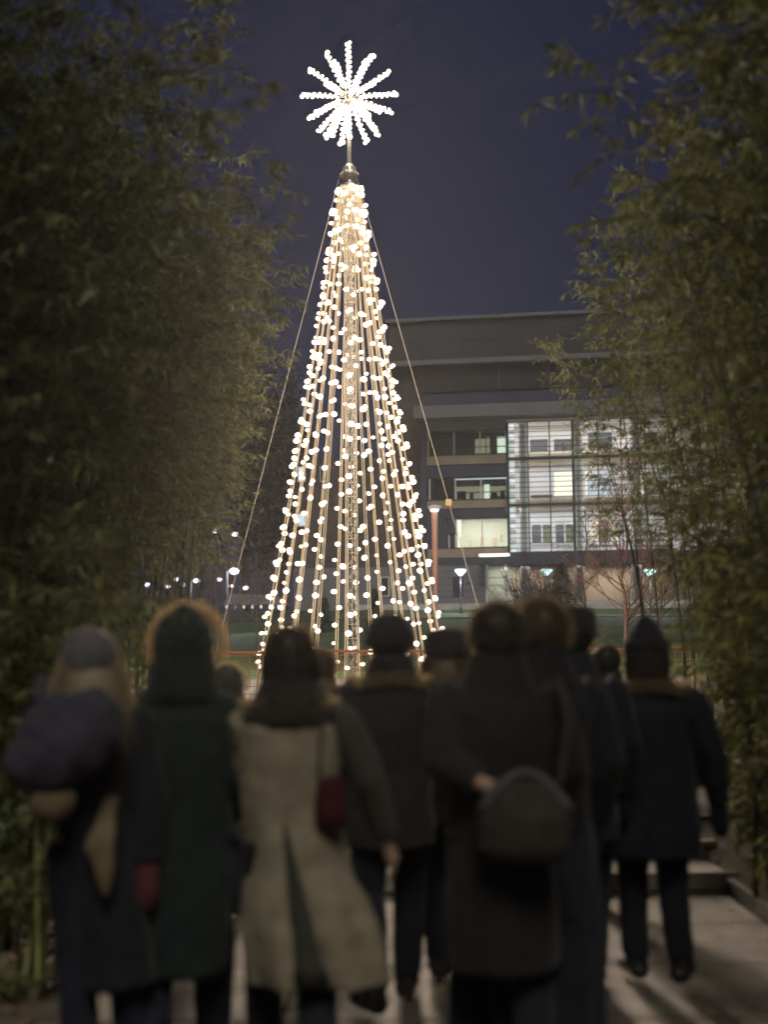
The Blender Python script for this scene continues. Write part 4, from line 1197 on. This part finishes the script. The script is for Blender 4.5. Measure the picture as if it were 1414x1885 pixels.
    if vent:
        vm = MB()
        for i in range(9):
            t = i / 8; z = hem + .02 + (.98 - hem) * t
            a_ = min(1, t * 1.43); ry_ = hd * (1 - a_) + .145 * a_
            cx = hemx * (1 - t) - .045 + .02 * t; w_ = .062 * (1 - t) + .004
            vm.v += [(cx - w_, -ry_ * .93 - .012, z), (cx, -ry_ * .93 - .022, z), (cx + w_, -ry_ * .93 - .012, z), (cx, -ry_ * .93 + .03, z)]
        for i in range(8):
            for k in range(4):
                k2 = (k + 1) % 4; vm.f.append((i * 4 + k, i * 4 + k2, i * 4 + 4 + k2, i * 4 + 4 + k))
        vm.f += [(3, 2, 1, 0), (32, 33, 34, 35)]
        vm.build('back_vent', C_['olive'], root, smooth=True)
    if sleeve_mat: fuse('sleeve', cs, C_[sleeve_mat], root, voxel=voxel, smooth=4, wrinkle=.007, wscale=9, seed=px * .2)
    if gloves:
        for nm in gloves[1]:
            w0, e0 = Vector(AR[nm][2]), Vector(AR[nm][1]); d = (w0 - e0).normalized(); g = MB()
            g.tube([w0 - d * .03, w0 + d * .03, w0 + d * .10, w0 + d * .16], [.042, .046, .048, .03], 10); g.tube([w0 + d * .03, w0 + d * .05 + Vector((0, .05, 0)), w0 + d * .09 + Vector((0, .06, 0))], [.02, .02, .014], 8)
            fuse('mitten', g, C_[gloves[0]], root, voxel=.010, smooth=3)
    if shawl:
        w_ = MB(); w_.rings([(1.345, 0, -.015, sh * .95, .13), (1.385, 0, -.018, sh * .93, .135), (1.42, 0, -.02, sh * .80, .13), (1.465, 0, -.025, .13, .12), (1.52, 0, -.025, .11, .11), (1.56, 0, -.03, .095, .095)], 30)
        fuse('shawl', w_, C_[shawl], root, voxel=.012, smooth=4, wrinkle=.014, wscale=9, stretch=(1, 1, 1), seed=px)
    # ---- head wear and hair
    if hood:
        h = MB()
        top = 1.745
        h.ball((0, -.015, 1.61), (.118, .128, .135 + .02), 18, 12)
        if hood == 'point': h.tube([(0, -.02, 1.68), (0, -.03, 1.745), (0, -.035, 1.775)], [.085, .05, .02], 12)
        h.rings([(1.40, 0, -.01, .165, .12), (1.46, 0, -.015, .135, .12), (1.56, 0, -.01, .118, .12)], 20)
        fuse('hood', h, C_[coat], root, voxel=.011, smooth=4, wrinkle=.006, wscale=11, seed=px)
    if hat:
        hm, kind = hat
        h = MB()
        if kind == 'point': rg = [(1.615, 0, -.005, .097, .113), (1.66, 0, -.005, .092, .108), (1.70, 0, -.01, .074, .085), (1.745, 0, -.015, .045, .05), (1.775, 0, -.02, .025, .026), (1.785, 0, -.02, .008, .008)]
        elif kind == 'flat': rg = [(1.62, 0, -.005, .10, .115), (1.67, 0, -.005, .105, .118), (1.715, 0, -.01, .10, .11), (1.74, 0, -.01, .075, .085), (1.748, 0, -.01, .03, .03)]
        else: rg = [(1.595, 0, -.005, .096, .112), (1.655, 0, -.005, .094, .11), (1.695, 0, -.008, .078, .09), (1.722, 0, -.01, .045, .05), (1.73, 0, -.01, .015, .015)]
        rg = [((z - 1.6) * 1.06 + 1.6, x, y, a * 1.13, b_ * 1.11) for (z, x, y, a, b_) in rg]
        h.rings(rg, 22)
        h.rings([(rg[0][0] - .012, 0, -.005, rg[0][3] + .006, rg[0][4] + .006), (rg[0][0] + .05, 0, -.005, rg[0][3] + .005, rg[0][4] + .005)], 22)
        if kind == 'pom': h.ball((0, -.01, 1.75), .035, 10, 7)
        fuse('hat', h, C_[hm], root, voxel=.008, smooth=3, wrinkle=.003, wscale=30)
    if hair:
        hm, style, n = hair
        roots = []; dirs = []; ln = []
        base = MB(); base.ball((0, -.014, 1.615), (.100, .114, .108), 16, 11)
        if style == 'long': base.rings([(1.36, 0, -.08, .095, .06), (1.44, 0, -.065, .115, .085), (1.53, 0, -.04, .112, .10), (1.60, 0, -.02, .10, .105)], 18)
        if style == 'bob': base.rings([(1.48, 0, -.035, .108, .095), (1.56, 0, -.022, .118, .112), (1.62, 0, -.014, .108, .115)], 18)
        fuse('hair', base, H_[hm], root, voxel=.010, smooth=3, wrinkle=.005, wscale=22, stretch=(1, 1, .3), seed=px)
        for k in range(n):
            if style == 'long':
                a = random.uniform(math.pi * .95, math.pi * 2.05); z = random.uniform(1.44, 1.64); rr = .112
                roots.append((rr * math.cos(a), -.02 + .09 * math.sin(a), z)); dirs.append((math.cos(a) * random.uniform(.05, .5), math.sin(a) * .3, -1)); ln.append(random.uniform(.10, .24))
            else:
                q = Vector((random.gauss(0, 1), random.gauss(-.3, 1), random.gauss(.3, .9))).normalized()
                if q.z < -.5: q.z = abs(q.z)
                roots.append((q.x * .097, -.014 + q.y * .110, 1.615 + q.z * .105)); dirs.append(q + Vector((random.gauss(0, .5), random.gauss(0, .5), random.gauss(-.2, .4))))
                ln.append(random.uniform(.012, .045) * (1.6 if style == 'curly' else 1))
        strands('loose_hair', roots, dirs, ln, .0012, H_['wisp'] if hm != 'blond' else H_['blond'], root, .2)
    if fur:
        fm, where, n, L = fur
        roots = []; dirs = []; ln = []
        for k in range(n):
            if where == 'hood':           # ruff round the opening of a raised hood, facing forward
                a = random.uniform(-.35, math.pi + .35); r_ = .125
                c0 = Vector((r_ * math.cos(a), random.uniform(.03, .09), 1.615 + r_ * 1.12 * math.sin(a)))
                out_ = Vector((math.cos(a), .15, math.sin(a)))
            else:                          # ruff of a lowered hood lying over the shoulders
                a = random.uniform(math.pi * .82, math.pi * 2.18); t = random.uniform(.7, 1.0)
                c0 = Vector((.175 * math.cos(a), -.02 + .11 * math.sin(a), 1.43 - .02 * abs(math.cos(a)) + random.uniform(-.02, .03)))
                out_ = Vector((math.cos(a), math.sin(a) * .6, .8))
            roots.append(c0); dirs.append(out_ + Vector((random.gauss(0, .45), random.gauss(0, .45), random.gauss(0, .45)))); ln.append(L * random.uniform(.5, 1.2))
        strands('fur_trim', roots, dirs, ln, .0016, H_[fm], root)
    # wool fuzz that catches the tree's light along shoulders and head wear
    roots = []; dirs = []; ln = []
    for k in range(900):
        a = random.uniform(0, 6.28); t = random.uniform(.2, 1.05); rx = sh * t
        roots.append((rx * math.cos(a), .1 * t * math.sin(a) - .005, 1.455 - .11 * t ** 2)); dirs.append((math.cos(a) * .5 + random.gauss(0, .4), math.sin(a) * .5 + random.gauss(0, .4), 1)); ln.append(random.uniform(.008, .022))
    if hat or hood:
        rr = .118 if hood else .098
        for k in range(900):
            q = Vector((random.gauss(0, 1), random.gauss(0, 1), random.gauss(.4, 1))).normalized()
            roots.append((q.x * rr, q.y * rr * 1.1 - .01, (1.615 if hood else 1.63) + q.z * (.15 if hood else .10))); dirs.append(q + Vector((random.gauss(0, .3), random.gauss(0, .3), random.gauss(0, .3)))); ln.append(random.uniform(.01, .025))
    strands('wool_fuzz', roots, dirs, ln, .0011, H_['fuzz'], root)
    return root

walkA = {'L': [(-.09, 0, .90), (-.10, .12, .50), (-.10, .16, .10)], 'R': [(.09, 0, .90), (.10, .04, .49), (.10, -.18, .11)]}
walkB = {'L': [(-.09, 0, .90), (-.10, .03, .49), (-.11, -.16, .11)], 'R': [(.09, 0, .90), (.10, .12, .50), (.09, .15, .10)]}
lifted = {'L': [(-.09, 0, .90), (-.09, .06, .48), (-.09, .04, .09)], 'R': [(.09, 0, .90), (.10, .14, .52), (.10, -.20, .34)]}

# nearest row, left to right
person('person in grey knit hat with long blond hair at far left', 208, 505, 1.61, 12, roll=-3.2, coat='black', hem=.40, hw=.14, hd=.15, waist=.15, arms={'L': [(-.15, 0, 1.385), (-.135, .12, 1.15), (-.05, .25, 1.05)], 'R': [(.165, 0, 1.385), (.205, -.05, 1.08), (.18, -.06, .83)]},
       hat=('greyknit', 'beanie'), hair=('blond', 'long', 2600), gloves=('red', 'R'), trousers='denim', hemx=.06)
person('person in long dark green hooded coat with pointed fur edged hood', 338, 492, 1.66, -3, coat='green', hem=.40, hw=.17, hd=.15, hood='point', fur=('furdark', 'hood', 1500, .042), trousers='denim',
       arms={'L': [(-.165, 0, 1.385), (-.195, .0, 1.12), (-.15, .12, .95)], 'R': [(.165, 0, 1.385), (.195, .0, 1.12), (.16, .10, .95)]}, legs=walkB)
person('person in long flaring camel coat with dark hair', 532, 500, 1.625, 5, coat='camel', hem=.395, hw=.27, hd=.20, waist=.185, sh=.20, vent=True, hair=('black', 'bob', 1500), trousers='black', sleeve_mat='olive',
       arms={'L': [(-.155, 0, 1.385), (-.16, .10, 1.13), (-.06, .22, 1.02)], 'R': [(.19, 0, 1.37), (.30, -.04, 1.13), (.37, .02, .90)]}, legs=walkA, hemx=.12, shawl='shawlbrown', fur=('fur', 'collar', 900, .03))
person('person in charcoal jacket with dark beanie and wide shoulders, mid crowd', 715, 411, 1.68, 9, coat='charcoal', hem=.70, hw=.20, hat=('blackknit', 'beanie'), hair=('black', 'short', 500), trousers='navy', sh=.215, legs=walkB, fur=('fur', 'collar', 1700, .045), gloves=('black', 'LR'))
person('short person in dark felt hat between the jacket and the pair', 822, 390, 1.60, -14, coat='black', hem=.75, hw=.19, hat=('charcoal', 'flat'), hair=('fair', 'long', 1600), trousers='navy', legs=walkA, sh=.185, gloves=('black', 'LR'))
person('broad person in long dark coat, left head of the close pair', 912, 515, 1.70, 3, coat='charcoal', hem=.45, hw=.195, hd=.17, hair=('black', 'short', 1600), trousers='black', sh=.205, waist=.18,
       arms={'L': [(-.175, 0, 1.385), (-.205, -.09, 1.16), (-.08, -.21, 1.10)]}, legs=walkA)
person('person in long dark skirt with rim lit short hair, right head of the pair', 990, 498, 1.715, 14, coat='black', hem=.60, hw=.195, hd=.17, waist=.17, hair=('fair', 'short', 2600), trousers='navy', skirt=(.10, .235, .2), sh=.215, hemx=-.01, gloves=('black', 'LR'))
person('person in tall dark hat half hidden behind the rim lit head', 1048, 404, 1.69, 0, coat='navy', hem=.70, hw=.20, hat=('black', 'flat'), hair=('black', 'short', 300), trousers='navy', sh=.205, legs=walkB, gloves=('black', 'LR'))
person('person in navy parka with pointed knit hat and lowered fur hood at right', 1186, 388, 1.615, -6, coat='navy', hem=.62, hw=.245, hd=.17, waist=.215, sh=.225, hat=('blackknit', 'point'), hair=('black', 'bob', 300), trousers='navy', shoes='heel',
       fur=('fur', 'collar', 2600, .055), puff=.012, arms={'L': [(-.19, 0, 1.385), (-.26, .05, 1.13), (-.20, .18, .98)], 'R': [(.20, 0, 1.38), (.30, -.03, 1.12), (.33, .03, .86)]},
       legs={'L': [(-.09, 0, .90), (-.095, .06, .49), (-.085, .05, .115)], 'R': [(.09, 0, .90), (.10, .03, .49), (.125, -.03, .115)]}, gloves=('navy', 'LR'))
# farther people whose heads show in the gaps
person('dark coated walker beyond the steps with one foot lifted', 1112, 300, 1.55, 0, coat='black', hem=.62, hw=.19, hair=('black', 'short', 400), trousers='black', legs=lifted, sh=.19, z0=.0)
person('small person with curly rim lit hair below the light strings', 588, 306, 1.53, 0, coat='tan', hem=.7, hw=.19, hair=('fair', 'curly', 2200), trousers='navy', sh=.185, z0=0, fur=('fur', 'collar', 1200, .04))
person('small person in a rim lit hood beside the orange netting', 418, 306, 1.42, 0, coat='olive', hem=.55, hw=.2, hood='round', fur=('fur', 'hood', 1500, .025), trousers='navy', sh=.18, z0=0)

# ---- bags they carry
def bag_at(px, py, s, dy=-.2): 
    D = FPX / s
    return Vector(((px - 707) / s, D + dy, CAM_H - (py - 1190) / s))
q = bag_at(148, 1345, 505, -.24)
bp = empty('backpack', q); tag(bp, 'big rounded purple grey bag on the back of the leftmost person', 'bag')
b = MB(); b.ball((0, 0, 0), (.165, .13, .155), 18, 12); b.ball((-.06, -.03, -.07), (.14, .11, .11), 14, 10); b.ball((.08, 0, .05), (.13, .11, .12), 14, 10)
fuse('bag_body', b, C_['purple'], bp, voxel=.012, smooth=4, wrinkle=.016, wscale=8, stretch=(1, 1, 1))
b = MB(); b.ball((-.035, -.02, -.205), (.085, .07, .075), 14, 10); fuse('tan_pouch', b, C_['tan'], bp, voxel=.01, smooth=3, wrinkle=.006)
MB().tube([(-.12, .10, .12), (-.13, .2, .2), (-.1, .3, .15)], .02, 8).build('strap', C_['purple'], bp)
MB().tube([(.12, .10, .12), (.10, .2, .2), (.08, .3, .15)], .02, 8).build('strap', C_['purple'], bp)
q = bag_at(208, 1560, 505, -.20)
tb_ = empty('scarf', q); tag(tb_, 'tapering tan scarf end hanging beside the leftmost person', 'scarf')
b = MB(); b.rings([(-.11, .02, 0, .012, .015), (-.03, .01, 0, .035, .025), (.05, -.005, 0, .055, .028), (.09, .0, .01, .05, .028), (.14, .01, .05, .035, .025), (.22, .02, .10, .028, .025)], 18)
fuse('scarf_end', b, C_['tan'], tb_, voxel=.009, smooth=3, wrinkle=.008)
q = bag_at(607, 1462, 500, -.12)
rb = empty('handbag', q); tag(rb, 'dark red handbag under the arm of the camel coat', 'bag')
b = MB(); b.rings([(-.085, 0, 0, .055, .035), (-.04, 0, 0, .06, .045), (.06, 0, 0, .05, .035), (.085, 0, 0, .04, .02)], 18); fuse('bag_body', b, C_['darkred'], rb, voxel=.008, smooth=3, wrinkle=.004)
MB().tube([(-.04, 0, .08), (-.03, .02, .26), (-.01, .06, .36)], .006, 6).build('strap', C_['black'], rb)
q = bag_at(945, 1482, 515, -.26)
sb = empty('shoulder_bag', q); tag(sb, 'round taupe shoulder bag with pale rim behind the pair', 'bag')
b = MB(); b.rings([(-.15, 0, 0, .11, .05), (-.11, 0, 0, .155, .075), (0, 0, 0, .165, .085), (.08, 0, 0, .13, .07), (.12, 0, 0, .10, .05)], 24); fuse('bag_body', b, C_['brown'], sb, voxel=.011, smooth=4, wrinkle=.008)
pts = [(-.15 + .30 * i / 12, -.03, .02 + .125 * math.sin(math.pi * i / 12)) for i in range(13)]
MB().tube(pts, .016, 8).build('rim_handle', C_['tan'] if False else C_['greyknit'], sb, smooth=True)
MB().tube([(.12, .02, .10), (.16, .08, .3), (.14, .17, .46)], .012, 6).build('strap', C_['brown'], sb)

# =================================================================== NIGHT AIR
hz = MB().box(-250, 250, -70, 330, -1.2, 38).build('haze', M['soil'])
hz.data.materials.clear()
hm_ = bpy.data.materials.new('night_haze'); hm_.use_nodes = True
ht = hm_.node_tree; ht.nodes.clear()
ho = ht.nodes.new('ShaderNodeOutputMaterial'); hv = ht.nodes.new('ShaderNodeVolumePrincipled')
hv.inputs['Color'].default_value = (.9, .92, .95, 1); hv.inputs['Density'].default_value = HAZE; hv.inputs['Anisotropy'].default_value = 0.85
ht.links.new(hv.outputs[0], ho.inputs['Volume']); hz.data.materials.append(hm_)
tag(hz, kind='stuff')
